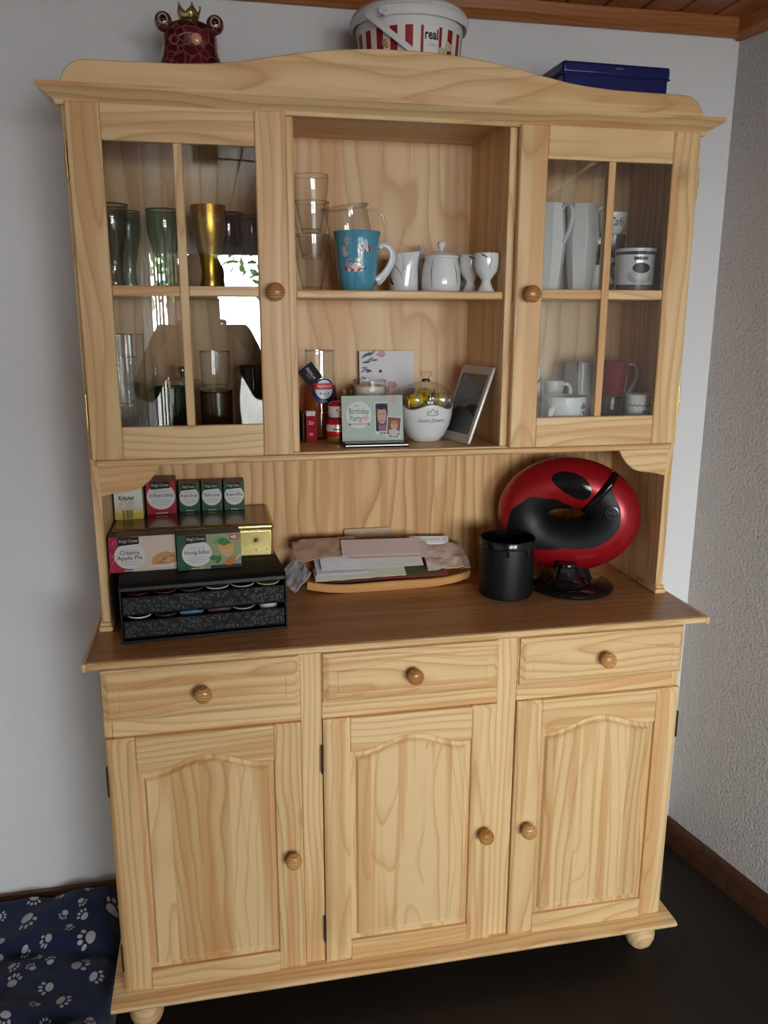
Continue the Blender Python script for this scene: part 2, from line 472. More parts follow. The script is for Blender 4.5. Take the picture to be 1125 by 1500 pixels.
# ceiling trim boards
g = G().prism([(-.001, 2.222), (-.014, 2.222), (-.018, 2.230), (-.026, 2.236), (-.030, 2.262), (-.001, 2.262)], 'x', XL, XR0+.004)
struct(g.build('trim_1', 'trimw', bevel=.002))
g = G()
for d, z in ((-.001, 2.222), (-.014, 2.222), (-.018, 2.230), (-.026, 2.236), (-.030, 2.262), (-.001, 2.262)):
    pass
prof = [(-.001, 2.216), (-.014, 2.216), (-.018, 2.226), (-.026, 2.232), (-.030, 2.262), (-.001, 2.262)]
vs = [(xr(y)+d, y, z) for y in (-.004, YR) for d, z in prof]
n = len(prof)
g.add(vs, [tuple(range(n)), tuple(range(2*n-1, n-1, -1))]+[(i, (i+1) % n, (i+1) % n+n, i+n) for i in range(n)])
struct(g.build('trim_2', 'trimw', bevel=.002))
# skirting boards
g = G(); prof = [(-.001, 0), (-.020, 0), (-.020, .066), (-.012, .078), (-.001, .080)]
n = len(prof)
g.add([(xr(y)+d, y, z) for y in (-.004, YR) for d, z in prof], [tuple(range(n)), tuple(range(2*n-1, n-1, -1))]+[(i, (i+1) % n, (i+1) % n+n, i+n) for i in range(n)])
struct(g.build('baseboard_right', 'basew'))
struct(G().prism([(-.001, 0), (-.018, 0), (-.018, .083), (-.010, .095), (-.001, .097)], 'x', XL, XR0-.02).build('baseboard_back', 'basel'))

# ================================================================== hutch (upper unit)
XI, XO = .2227, .65
DU = -.302
hutch = TW('display_hutch', 'pale pine display hutch with two glazed doors standing on the sideboard', 'hutch', (0, -.15, .906))
for s in (-1, 1):
    G().box(s*.632, s*.65, -.010, -.2835, .906, 1.950).build('side_panel', 'pine_z', hutch, bevel=.002)
    G().box(s*XI, s*.2407, -.018, -.2805, 1.278, 1.950).build('partition', 'pine_z', hutch, bevel=.002)
    g = G().box(s*.628, s*.657, -.20, -.292, .906, .918).box(s*.630, s*.654, -.20, -.289, .918, .927)
    g.build('plinth_block', 'pine_x', hutch, bevel=.004, seg=3)
    pts = [(.636, 1.262), (.512, 1.262), (.520, 1.246), (.532, 1.230), (.548, 1.216), (.566, 1.209), (.588, 1.206), (.608, 1.203), (.636, 1.196)]
    G().prism([(s*a, b) for a, b in pts], 'y', -.266, -.2835).build('bracket', 'pine_x', hutch, bevel=.002)
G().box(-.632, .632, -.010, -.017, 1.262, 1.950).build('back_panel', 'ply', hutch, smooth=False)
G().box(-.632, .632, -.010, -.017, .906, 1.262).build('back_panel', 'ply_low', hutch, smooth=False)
G().box(-.645, .645, -.010, -.283, 1.950, 1.966).build('top_board', 'pine_x', hutch, bevel=.002)
# cornice: a moulding swept round front and both ends
prof = [(0, 1.936), (.007, 1.936), (.010, 1.943), (.016, 1.948), (.025, 1.953), (.032, 1.958), (.036, 1.962), (.036, 1.968), (0, 1.968)]
path = lambda o: [(-XO-o, -.010), (-XO-o, -.285-o), (XO+o, -.285-o), (XO+o, -.010)]
g = G(); n = len(prof)
vs = []
for k in range(4):
    for o_, z in prof: vs.append((*path(o_)[k], z))
fs = [tuple(range(n)), tuple(range(4*n-1, 3*n-1, -1))]
for k in range(3):
    fs += [(k*n+i, (k+1)*n+i, (k+1)*n+(i+1) % n, k*n+(i+1) % n) for i in range(n)]
g.add(vs, fs).build('cornice', 'pine_x', hutch, angle=25)
half = [(0, 2.0625), (.06, 2.0615), (.10, 2.059), (.14, 2.0555), (.18, 2.0505), (.22, 2.0440), (.26, 2.0365), (.30, 2.0290), (.34, 2.0225), (.38, 2.0180), (.44, 2.0145), (.52, 2.0135), (.600, 2.0130), (.615, 2.0105), (.628, 2.0035), (.638, 1.9930), (.645, 1.9800), (.6475, 1.968)]
pts = [(-a, b) for a, b in half[::-1]]+half[1:]
G().prism(pts, 'y', -.277, -.297).build('crest_board', 'pine_x', hutch, bevel=.003, seg=3)
# shelves
G().box(-.632, .632, -.018, -.2835, 1.262, 1.278).build('shelf', 'pine_x', hutch, bevel=.002)
G().box(-.637, .637, -.2835, -.298, 1.261, 1.2745).build('shelf_moulding', 'pine_x', hutch, bevel=.005, seg=3)
G().box(-XI, XI, -.018, -.270, 1.595, 1.612).build('shelf', 'pine_x', hutch, bevel=.004, seg=3)
for s in (-1, 1):
    G().box(s*.2407, s*.632, -.018, -.262, 1.595, 1.612).build('shelf', 'pine_x', hutch, bevel=.003)
KP = [(0, -.036), (.010, -.0355), (.0155, -.032), (.0180, -.026), (.0175, -.020), (.0145, -.0145), (.0100, -.011), (.0082, -.008), (.0085, -.003), (.0105, 0)]
def knob(x, y, z, parent):
    g = G().lathe(KP, n=24)
    g.fn(lambda a, b, c: (x+a, y+c, z+b))
    return g.build('knob', 'knob', parent)
for s in (-1, 1):
    d = TW('door', '', '', (s*.44, DU+.01, 1.2758)); del d['label']; del d['category']
    d.parent = hutch; d.location = V(s*.44, DU+.01, 1.2758)-OFF[hutch]
    y0, y1 = DU+.018, DU
    for a, b in ((.642, .5806), (.2994, .2386)):
        G().box(s*a, s*b, y0, y1, 1.2758, 1.941).build('stile', 'pine_z', d, bevel=.0035, seg=3)
    G().box(s*.5806, s*.2994, y0, y1+.001, 1.8759, 1.941).build('rail', 'pine_x', d, bevel=.002)
    G().box(s*.5806, s*.2994, y0, y1+.001, 1.2758, 1.342).build('rail', 'pine_x', d, bevel=.002)
    G().box(s*.436, s*.453, y0+.004, y1+.002, 1.342, 1.8759).build('muntin', 'pine_z', d, bevel=.002)
    for a, b in ((.5806, .453), (.436, .2994)):
        G().box(s*a, s*b, y0+.004, y1+.003, 1.5965, 1.6165).build('muntin', 'pine_x', d, bevel=.002)
        for z0, z1 in ((1.342, 1.5965), (1.6165, 1.8759)):
            G().box(s*a, s*b, y0-.010, y0-.013, z0, z1).build('pane', 'pane', d, smooth=False)
    knob(s*.2685, DU, 1.606, d)
    for z0, z1 in ((1.808, 1.871), (1.340, 1.407)):
        g = G().tube([(s*.6460, DU+.010, z0), (s*.6460, DU+.010, z1)], .0026, 10)
        g.tube([(s*.6465, DU+.008, (z0+z1)/2-.002), (s*.6465, DU+.008, (z0+z1)/2+.002)], .0030, 10)
        g.build('hinge', 'brass', d)

# ================================================================== sideboard (lower unit)
sb = TW('sideboard', 'pale pine sideboard with three drawers above three arched panel doors', 'sideboard', (0, -.2, 0))
YC, YD = -.387, -.405
ct = G().box(-.6605, .6605, -.002, -.447, .8882, .906).build('countertop', 'pine_top_shaded', sb, smooth=False)
g = G().prism([(-.447, .8880), (-.452, .8900), (-.4575, .8950), (-.4578, .9000), (-.4545, .9045), (-.449, .906), (-.447, .906)], 'x', -.6605, .6605)
g.build('edge_moulding', 'pine_x', ct)
for s in (-1, 1):
    G().box(s*.6605, s*.6713, -.002, -.4578, .8882, .906).build('edge_moulding', 'pine_y', ct, bevel=.004, seg=3)
for s in (-1, 1):
    G().box(s*.632, s*.650, -.020, YC, .0945, .888).build('side_panel', 'pine_z', sb, bevel=.002)
    G().box(s*.1985, s*.2442, -.35, YC-.003, .0945, .888).build('stile', 'pine_z', sb, bevel=.002)
G().box(-.632, .632, -.020, -.026, .0945, .888).build('back_panel', 'ply', sb, smooth=False)
g = G().prism([(-.020, .0765), (-.430, .0765), (-.438, .0800), (-.442, .0860), (-.440, .0910), (-.434, .0940), (-.020, .0940)], 'x', -.6758, .6758)
g.build('base_board', 'pine_x', sb, bevel=.002)
for a, b in ((-.632, -.2442), (-.1985, .1985), (.2442, .632)):
    G().box(a, b, -.36, YC-.004, .712, .888).build('rail', 'pine_x', sb, bevel=.002)
FP = [(0, 0), (.022, 0), (.031, .010), (.037, .026), (.038, .040), (.035, .056), (.029, .066), (.027, .0765), (0, .0765)]
for x in (-.606, .606):
    for y in (-.385, -.07):
        G().lathe(FP, (x, y, 0), 28).build('foot', 'pine_x', sb)
def bump(u, e=.86):
    u = min(1, abs(u)/e); return .5+.5*math.cos(PI*u)
def drawer(a, b, kx, i):
    d = TW('drawer', '', '', ((a+b)/2, YD+.01, .7515)); del d['label']; del d['category']
    d.parent = sb; d.location = V((a+b)/2, YD+.01, .7515)-OFF[sb]
    z0, z1 = .7515, .8640
    xl, xr_, zb = a+.030, b-.030, z0+.022
    def f(x, z):
        e = min(x-a, b-x, z-z0, z1-z)
        y = YD
        if e < .012: y += (.012-e)*.55
        zt = z1-.040+.021*bump((x-(a+b)/2)/((xr_-xl)/2))
        if xl-.002 < x < xr_+.002 and zb-.002 < z < zt+.002:
            k = min(abs(x-xl), abs(x-xr_), abs(z-zb), abs(z-zt))
            if k < .0017: y += .0022*(1-k/.0017)
        return y
    G().hf(a, b, z0, z1, 230, 70, f, YC+.002).build('drawer_front', 'pine_x', d, angle=30)
    knob(kx, YD, .808, d)
def cupboard(a, b, kx, hx):
    d = TW('door', '', '', ((a+b)/2, YD+.01, .0955)); del d['label']; del d['category']
    d.parent = sb; d.location = V((a+b)/2, YD+.01, .0955)-OFF[sb]
    z0, z1 = .0955, .7125
    sw = .058
    c, hw = (a+b)/2, (b-a)/2-sw
    yb = YC+.002
    def edge(g):
        return g
    for u, v in ((a, a+sw), (b-sw, b)):
        def f(x, z, u=u, v=v):
            e = min(x-a, b-x, z-z0, z1-z)
            y = YD
            if e < .010: y += .0062*(1-(e/.010))**1.6
            k = min(abs(x-a-sw), abs(x-b+sw))
            if k < .004: y += (.004-k)*.5
            return y
        G().hf(u, v, z0, z1, 24, 60, f, yb).build('stile', 'pine_z', d, angle=30)
    za = lambda x: .630+.030*bump((x-c)/hw)
    # arched top rail
    pts = [(a+sw, z1), (b-sw, z1)]+[(b-sw-(2*hw)*i/28, za(b-sw-(2*hw)*i/28)) for i in range(29)]
    G().prism(pts, 'y', yb, YD+.0008).build('rail', 'pine_x', d, bevel=.004, seg=3)
    zr = z0+.052
    G().box(a+sw, b-sw, yb, YD+.0008, z0, zr).build('rail', 'pine_x', d, bevel=.003, seg=3)
    def f(x, z):
        e = min(x-a-sw, b-sw-x, z-zr, za(x)-z)
        if e < .013: return YD+.0100
        if e < .0185: return YD+.0100-.0085*math.sin(.5*PI*(e-.013)/.0055)
        if e < .024: return YD+.0015+.0016*((e-.0185)/.0055)
        return YD+.0031
    G().hf(a+sw-.002, b-sw+.002, zr-.002, .662, 170, 290, f, yb).build('panel', 'pine_panel', d, angle=30)
    knob(kx, YD, .395, d)
    for q0, q1 in ((.584, .651), (.153, .218)):
        G().box(hx-.0018, hx+.0018, YD+.002, YD+.012, q0, q1).build('hinge', 'bronze', d, bevel=.001)
drawer(-.6455, -.2475, -.445, 0); drawer(-.1955, .1955, 0, 1); drawer(.2475, .6455, .446, 2)
cupboard(-.6465, -.2455, -.270, -.6478); cupboard(-.1972, .1972, .172, -.2005); cupboard(.2455, .6465, .276, .6478)
for o in list(COL.objects):
    if o.get('label') == '': del o['label']

# ================================================================== things on top of the hutch
ZTOP = 1.968
# --- frog figurine
t = NT('burgundy_mosaic_glaze'); co = t.coord()
vo = t.n('ShaderNodeTexVoronoi', feature='DISTANCE_TO_EDGE'); t.l(co, vo.inputs['Vector']); vo.inputs['Scale'].default_value = 48
v2 = t.n('ShaderNodeTexVoronoi'); t.l(co, v2.inputs['Vector']); v2.inputs['Scale'].default_value = 48
cell = t.ramp(v2.outputs['Color'], [(0, (.022, .003, .007)), (.45, (.075, .006, .012)), (.8, (.13, .008, .018)), (1, (.03, .004, .008))])
ringl = t.ramp(vo.outputs['Distance'], [(0, (1, 1, 1)), (.035, (.5,)*3), (.06, (0, 0, 0))])
MAT['frog'] = t.bsdf(t.mix(t.math('MULTIPLY', ringl, .38), cell, (.45, .20, .19, 1)), .10, spec=.7, coat=.6)
frog = T('frog_figurine', 'burgundy glazed frog king figurine with a small gold crown', 'figurine', (-.4125, -.15, ZTOP))
rings = [(.000, .058, .050), (.012, .070, .056), (.045, .074, .058), (.075, .066, .054), (.090, .060, .050), (.100, .056, .047), (.112, .0545, .046), (.128, .055, .047), (.142, .052, .045), (.152, .043, .038), (.159, .028, .026), (.163, .012, .012)]
g = G(); N = 36; vs = []
for z, a, b in rings:
    for i in range(N):
        q = 2*PI*i/N; cx, cy = math.cos(q), math.sin(q)
        e = .85
        vs.append((a*math.copysign(abs(cx)**e, cx), b*math.copysign(abs(cy)**e, cy), z))
fs = [(j*N+i, j*N+(i+1) % N, (j+1)*N+(i+1) % N, (j+1)*N+i) for j in range(len(rings)-1) for i in range(N)]
fs += [tuple(range(N)), tuple((len(rings)-1)*N+i for i in range(N))]
g.add(vs, fs).build('body', 'frog', frog, sub=1)
for s in (-1, 1):
    e = G().ell((s*.050, -.012, .155), .0175, .016, .0185).build('eye', 'frog', frog)
    q = Matrix.Translation((s*.050, -.0285, .156)) @ Matrix.Rotation(PI/2, 4, 'X')
    G().tube([(.0085*math.cos(k*PI/9), .0085*math.sin(k*PI/9), 0) for k in range(18)], .0014, 6, closed=True).xf(q).build('eye_ring', flat((.55, .38, .36), .2), e)
    G().ell((s*.050, -.0275, .156), .0048, .003, .0048).build('pupil', flat((.02, .004, .006), .1), e)
    g = G().tube([(s*.062, -.034, .05), (s*.064, -.046, .022), (s*.058, -.058, .006)], [.014, .012, .011], 10)
    g.ell((s*.055, -.062, .006), .018, .014, .006).build('front_leg', 'frog', frog)
g = G().tube([(.046*math.sin(a), -.044*math.cos(a)-.004, .118+.010*math.cos(a*2.2)) for a in [(-1.0+2.0*i/16) for i in range(17)]], .0016, 6)
g.build('mouth_line', flat((.42, .20, .18), .2), frog)
G().ell((.012, -.047, .118), .010, .005, .011).build('tongue_bead', flat((.62, .30, .16), .15), frog)
q = Matrix.Translation((-.030, -.043, .116)) @ Matrix.Rotation(PI/2, 4, 'X')
G().tube([(.008*math.cos(k*PI/9), .008*math.sin(k*PI/9), 0) for k in range(18)], .0022, 6, closed=True).xf(q).build('cheek_ring', flat((.30, .05, .05), .15), frog)
g = G(); n = 40; lo, hi = [], []
for i in range(n):
    a = 2*PI*i/n; k = (i % 8)/8; peak = abs(1-2*k)
    r0, r1 = .0155, .0215+.001*peak; h = .188-.014*(1-peak)**.8-.0
    lo.append((r0*math.cos(a), r0*math.sin(a), .158)); hi.append((r1*math.cos(a), r1*math.sin(a), h))
g.add(lo+hi, [(i, (i+1) % n, n+(i+1) % n, n+i) for i in range(n)])
cr = g.build('crown', 'goldtin', frog, solid=.0025)
for i in range(0, n, 8):
    G().ell(hi[i], .0028, .0028, .0028, 10, 6).build('crown_tip', 'goldtin', cr)

# --- popcorn bucket
bk = T('popcorn_bucket', 'round white lidded popcorn bucket with red striped label and plastic handle', 'bucket', (.036, -.158, ZTOP))
plast = flat((.70, .69, .70), .35)
G().lathe([(0, 0), (.093, 0), (.096, .003), (.099, .02)], n=48).build('bucket_base', plast, bk)
def br(z): return .099+.011*(z-.02)/.13
STR = 44
def smat(i, j): return 1 if i % 2 == 0 else 0
G().lathe([(br(.02), .02), (br(.06), .06), (br(.10), .10), (br(.150), .150)], n=STR, mfn=smat, a0=-PI/2-.3, a1=1.5*PI-.3).build('striped_label', [flat((.78, .72, .68), .35), flat((.30, .018, .022), .4)], bk)
G().lathe([(br(.150), .150), (.1112, .158), (.1125, .168), (.112, .174)], n=56).build('upper_band', plast, bk)
lid = G().lathe([(.1135, .172), (.1195, .166), (.1215, .169), (.1215, .184), (.119, .192), (.112, .199), (.106, .200), (.104, .196), (.06, .194), (0, .194)], n=64).build('lid', plast, bk)
G().lathe([(.1215, .178), (.1232, .180), (.1232, .183), (.1215, .185)], n=64).build('lid_ridge', plast, lid)
# handle strap: hangs from the left pivot down across the front
pts = []
for i in range(29):
    a = -2.55+2.75*i/28
    z = .176-.118*math.sin(PI*.5*min(1, i/19)) if i < 20 else .058+.0*i
    r = .1245 if z > .15 else br(max(z, .02))+.0055+.009*max(0, (z-.10)/.05)
    pts.append((r*math.cos(a), r*math.sin(a), z))
vs = []
for i, p_ in enumerate(pts):
    P = Vector(p_); rad = V(P.x, P.y, 0).normalized()
    tg = (Vector(pts[min(i+1, 28)])-Vector(pts[max(i-1, 0)])).normalized(); sd = rad.cross(tg).normalized()
    for a, b in ((-1, 0), (1, 0), (1, 1), (-1, 1)):
        vs.append(P+sd*.0058*a+rad*.0026*b)
fs = [(i*4+k, i*4+(k+1) % 4, i*4+4+(k+1) % 4, i*4+4+k) for i in range(28) for k in range(4)]+[(3, 2, 1, 0), (112, 113, 114, 115)]
hd = G().add(vs, fs).build('handle', plast, bk, bevel=.0008)
p0 = Vector(pts[0]); rad = V(p0.x, p0.y, 0).normalized()
a = -2.22
G().tube([(.119*math.cos(a), .119*math.sin(a), .172), (.132*math.cos(a), .132*math.sin(a), .172)], [.0075, .0065], 14).build('handle_pivot', plast, hd)
rb = lambda z: br(z)+.0008
wrap(grid_patch(.004, .038, .100, .150, 0), rb).build('logo_patch', flat((.74, .73, .73), .35), bk)
wrap(text('real', .025, .021, .134, -.0004, bold=.0007, fit=.029), rb).build('lettering', 'ink', bk)
wrap(text('QUALITY', .006, .025, .116, -.0004, fit=.016), rb).build('lettering', flat((.2, .2, .2), .5), bk)
for k, (x, z) in enumerate([(-.072, .118), (-.048, .094), (-.012, .090), (.012, .087), (.046, .104), (.064, .120), (.032, .090), (-.030, .085)]):
    g = G()
    for q in range(6):
        g.ell((x+random.uniform(-.006, .006), random.uniform(-.0015, .0005), z+random.uniform(-.006, .006)), .0055, .002, .005, 10, 6)
    wrap(g, rb).build('popcorn_print', flat((.62, .47, .30) if k % 3 else (.55, .34, .15), .5), bk)

# --- blue tin
bt = T('cookie_tin', 'dark blue rectangular metal tin behind the right end of the crest', 'tin', (.468, -.150, ZTOP), .03)
blue = flat((.010, .016, .135), .28, metal=.35, spec=.6)
G().box(-.122, .122, -.088, .088, 0, .094).build('tin_body', blue, bt, bevel=.006, seg=3)
l = G().box(-.1245, .1245, -.0905, .0905, .088, .112).build('tin_lid', blue, bt, bevel=.005, seg=3)
G().box(-.1253, .1253, -.0913, .0913, .086, .0895).build('lid_rim', blue, l, bevel=.0012)
G().box(-.004, .012, -.0912, -.0905, .101, .103).build('lid_mark', flat((.25, .28, .45), .4), l)

# ================================================================== centre compartment, upper shelf
Z1 = 1.6122
def shell(prof, base=.006):
    """thin drinking-glass profile: foot, wall, rounded rim and a thick floor"""
    r, h = prof[-1]
    return [(0, 0)]+prof+[(r-.0006, h+.0006), (r-.0016, h+.0002)]+[(prof[-1][0]-.0016, h-.002)]
def tumbler(label, loc, prof, mat='clear', group=None, name='drinking_glass', floor=.008, rim=True, n=36):
    o = G().lathe(shell(prof), n=n)
    f = prof_r(prof)
    o.lathe([(0, floor), (f(floor)-.0018, floor), (f(floor)-.0012, floor*.5)], n=n)
    if rim:
        r, h = prof[-1]
        o.tube([(r*math.cos(2*PI*i/n), r*math.sin(2*PI*i/n), h) for i in range(n)], .0011, 6, closed=True)
    ob = o.build(name, mat, loc=loc)
    return tag(ob, label, 'glass', group)
tp = [(.0190, 0), (.0210, .004), (.0275, .034), (.0335, .066), (.0368, .092), (.0376, .1135)]
for i, (z, l) in enumerate([(0, 'bottom clear tumbler of the tall stack beside the blue mug'), (.066, 'middle clear tumbler of the tall stack beside the blue mug'), (.118, 'top clear tumbler of the tall stack beside the blue mug')]):
    tumbler(l, (-.180, -.190, Z1+z), tp, group='stacked tumblers on the open upper shelf')
# glass jug, tipped a little
jug = T('glass_jug', 'clear glass jug with handle leaning behind the blue mug', 'jug', (-.062, -.088, Z1+.0062), rot=(0, -.14, 0))
jp = [(.038, 0), (.041, .004), (.047, .05), (.050, .09), (.046, .14), (.044, .172), (.0465, .180)]
g = G().lathe(shell(jp), n=40)
def spout(x, y, z):
    if z > .12 and x < 0:
        k = (z-.12)/.06*max(0, -x/.046-.55)*1.4
        return (x-.016*k, y*(1-.2*k), z)
    return (x, y, z)
g.fn(spout).build('jug_body', 'clear', jug)
g = G().tube([tuple(spout(.0465*math.cos(2*PI*i/40), .0465*math.sin(2*PI*i/40), .180)) for i in range(40)], .0028, 8, closed=True)
g.build('rim', 'clear', jug)
G().tube([(.044, 0, .165), (.060, 0, .171), (.076, 0, .160), (.083, 0, .135), (.080, 0, .105), (.068, 0, .08), (.049, 0, .068)], [.005, .0045, .0045, .0045, .0045, .0045, .005], 10).build('handle', 'clear', jug, sub=1)

def mugfun(label, loc, rot, prof, mat, hmat, hpts, hr, cat='mug', name='mug', group=None, thick=.003, hflat=1.6, sub=1):
    m_ = T(name, label, cat, loc, rot, group)
    r, h = prof[-1]
    pr = [(0, 0)]+prof+[(r-.0012, h+.0009), (r-thick, h)]+[(max(.004, a-thick), b) for a, b in prof[::-1] if b > .006 and b < h]+[(0, .007)]
    G().lathe(pr, n=44).build('mug_body' if cat == 'mug' else 'body', mat, m_)
    if hpts:
        G().tube(hpts, hr, 10, flat=hflat).build('handle', hmat, m_, sub=sub)
    return m_
# blue mug
bp = [(.0335, 0), (.0355, .003), (.0385, .015), (.0440, .050), (.0460, .085), (.0475, .104), (.0500, .117), (.0515, .1205)]
bluemug = flat((.075, .30, .43), .1, spec=.6, coat=.3)
mug = mugfun('teal blue mug with white handle and red lifebelt prints', (-.084, -.200, Z1), 0, bp, bluemug, 'porc',
             [(.044, 0, .088), (.052, 0, .098), (.066, 0, .098), (.078, 0, .084), (.079, 0, .066), (.068, 0, .044), (.052, 0, .026), (.040, 0, .018)], [.0085, .0062, .0055, .0055, .0055, .0058, .0065, .009])
mr = prof_r(bp); mrr = lambda z: mr(z)+.0006
def ringart(cx, cz, w_, h_, n=6):
    for i in range(n):
        a0 = cx-w_+2*w_*i/n; a1 = a0+2*w_/n
        sag = lambda x: -h_*.5*(((x-cx)/w_)**2)*-1
        g = grid_patch(a0, a1, 0, h_, 0, 3, 1)
        g.fn(lambda x, y, z: (x, y, cz+z+sag(x)))
        wrap(g, mrr).build('lifebelt_print', flat((.60, .035, .03) if i % 2 == 0 else (.75, .74, .70), .2), mug)
ringart(-.014, .038, .021, .008); ringart(.009, .078, .014, .009, 5)
for (x, z, rx, rz, c_) in [(-.010, .050, .012, .007, (.72, .73, .74)), (-.024, .054, .010, .010, (.28, .33, .40)), (.010, .093, .006, .010, (.6, .62, .68)), (-.034, .080, .008, .012, (.42, .44, .47)), (-.006, .062, .006, .004, (.70, .52, .12)), (-.030, .100, .007, .009, (.30, .34, .38))]:
    wrap(disc_patch(x, z, rx, rz, -.0003), mrr).build('pale_print', flat(c_, .2), mug)
for pts in ([(-.028, .058), (-.020, .060), (-.014, .055)], [(.002, .092), (.004, .084), (.002, .078)], [(.016, .094), (.018, .086), (.020, .080)], [(-.036, .092), (-.030, .086), (-.028, .078)], [(-.004, .046), (.006, .044), (.012, .046)]):
    g = G().tube([(x, -.0004, z) for x, z in pts], .0009, 5); wrap(g, mrr).build('print_line', 'ink', mug)

def strokes(o, rad, lst):
    for pts, r in lst:
        N = 12; P = []
        for i in range(N+1):
            u = i/N*(len(pts)-1); k = min(int(u), len(pts)-2); f = u-k
            P.append((pts[k][0]*(1-f)+pts[k+1][0]*f, -.0001, pts[k][1]*(1-f)+pts[k+1][1]*f))
        rr = [max(.00035, r*math.sin(PI*(i+.3)/(N+.6))) for i in range(N+1)]
        wrap(G().tube(P, rr, 6, flat=.3), rad).build('brush_stroke', 'ink', o)
# creamer
cp = [(.0315, 0), (.0325, .003), (.0328, .02), (.0310, .05), (.0295, .07), (.0300, .082)]
cre = T('creamer', 'white porcelain creamer with black brush strokes beside the blue mug', 'creamer', (.031, -.148, Z1), -1.0)
g = G().lathe([(0, 0)]+cp+[(.0285, .0825), (.0272, .081), (.0285, .05), (.030, .02), (.028, .006), (0, .006)], n=44)
def lip(x, y, z):
    if z > .045 and x > 0:
        k = ((z-.045)/.037)*max(0, x/.030-.62)/.38
        return (x+.017*k, y*(1-.25*k), z+.003*k)
    return (x, y, z)
g.fn(lip).build('body', 'porc', cre)
G().tube([(-.030, 0, .068), (-.046, 0, .070), (-.055, 0, .055), (-.050, 0, .035), (-.032, 0, .022)], .0042, 10, flat=1.5).build('handle', 'porc', cre, sub=1)
strokes(cre, lambda z: prof_r(cp)(z)+.0004, [([(-.012, .034), (-.004, .020), (.002, .014)], .0030), ([(-.030, .070), (-.010, .062), (.008, .052), (.020, .036), (.026, .020)], .0007), ([(.020, .080), (.024, .050), (.018, .036)], .0006)])
# sugar bowls
def sugar(label, loc, rot):
    s_ = T('sugar_bowl', label, 'sugar bowl', loc, rot, 'lidded porcelain bowls on the open upper shelf')
    sp = [(.040, 0), (.0425, .003), (.0440, .02), (.0420, .045), (.0375, .066), (.0365, .071)]
    G().lathe([(0, 0)]+sp+[(.034, .071), (.034, .06), (0, .006)], n=44).build('body', 'porc', s_)
    ld = G().lathe([(.0355, .071), (.0385, .0722), (.0380, .076), (.030, .082), (.018, .0865), (.006, .088), (0, .088)], n=44).build('lid', 'porc', s_)
    G().lathe([(.0050, .086), (.0045, .092), (.0085, .097), (.0100, .102), (.0080, .107), (0, .1085)], n=24).build('lid_knob', 'porc', ld)
    strokes(s_, lambda z: prof_r(sp)(z)+.0004, [([(.020, .064), (.026, .040), (.030, .014)], .0022), ([(-.030, .068), (-.034, .040), (-.032, .010)], .0007), ([(.030, .066), (.036, .04), (.034, .02)], .0006)])
    return s_
sugar('white porcelain lidded sugar bowl between the creamer and the egg cups', (.109, -.178, Z1), 0)
sugar('white lidded bowl standing hidden behind the front sugar bowl', (.090, -.075, Z1), .4)
# egg cups
ep = [(.0185, 0), (.0190, .002), (.0150, .008), (.0105, .018), (.0100, .024), (.0160, .032), (.0235, .042), (.0262, .056), (.0265, .072), (.0258, .080)]
def eggcup(label, loc, rot):
    e = T('egg_cup', label, 'egg cup', loc, rot, 'porcelain egg cups on the open upper shelf')
    G().lathe([(0, 0)]+ep+[(.0245, .0806), (.0236, .079), (.0240, .060), (.021, .045), (.012, .036), (0, .034)], n=36).build('body', 'porc', e)
    strokes(e, lambda z: prof_r(ep)(z)+.0004, [([(-.022, .078), (-.014, .074), (-.006, .070)], .0018), ([(.002, .078), (.003, .066), (-.001, .052), (.002, .040)], .0012)])
eggcup('white egg cup standing at the front right of the upper shelf', (.1945, -.236, Z1), .0)
eggcup('white egg cup second from the front, left of its neighbour', (.178, -.172, Z1), .3)
eggcup('white egg cup farthest back, half hidden beside the sugar bowl', (.180, -.108, Z1), .3)

# ================================================================== centre compartment, lower shelf
Z0 = 1.2782
# carafe with amber drink
car = T('glass_carafe', 'clear glass carafe of amber drink with round label and black tag', 'carafe', (-.152, -.070, Z0))
cpf = [(.0395, 0), (.0415, .004), (.0425, .03), (.0420, .07), (.0395, .105), (.0350, .140), (.0335, .165), (.0335, .203)]
G().lathe(shell(cpf), n=44).build('carafe_body', 'clear', car)
G().tube([(.0335*math.cos(2*PI*i/44), .0335*math.sin(2*PI*i/44), .203) for i in range(44)], .0013, 6, closed=True).build('rim', 'clear', car)
G().lathe([(0, .004), (.0385, .004), (.0408, .03), (.0403, .07), (.0383, .105), (.0360, .122), (0, .122)], n=44).build('drink', 'amber', car)
cr_ = lambda z: prof_r(cpf)(z)+.0007
wrap(disc_patch(.006, .112, .029, .029, 0), cr_).build('label_ring', flat((.012, .03, .13), .3), car)
wrap(disc_patch(.006, .116, .0215, .022, -.0003), cr_).build('label_disc', flat((.62, .66, .70), .3), car)
wrap(grid_patch(-.018, .030, .116, .130, -.0006, 16, 2), cr_).build('label_banner', flat((.50, .02, .03), .3), car)
wrap(text('PREMIUM', .011, .007, .1225, -.0008, fit=.034), cr_).build('lettering', flat((.8, .7, .7), .4), car)
wrap(text('BEER', .007, .006, .0885, -.0006, fit=.014), cr_).build('lettering', flat((.7, .75, .8), .4), car)
for k in (-1, 0, 1):
    s_ = G(); c0 = (.006+k*.009, .106-abs(k)*-.001)
    s_.poly([(c0[0]+(.0030 if i % 2 == 0 else .0013)*math.sin(i*PI/5), -.0007, c0[1]+(.0030 if i % 2 == 0 else .0013)*math.cos(i*PI/5)) for i in range(10)])
    wrap(s_, cr_).build('star_print', flat((.04, .04, .08), .4), car)
g = G().box(-.021, .021, -.0006, .0006, -.020, .020); 
Mt = Matrix.Translation((-.028, -.0475, .152)) @ Matrix.Rotation(-.25, 4, 'Z') @ Matrix.Rotation(PI*.30, 4, 'Y')
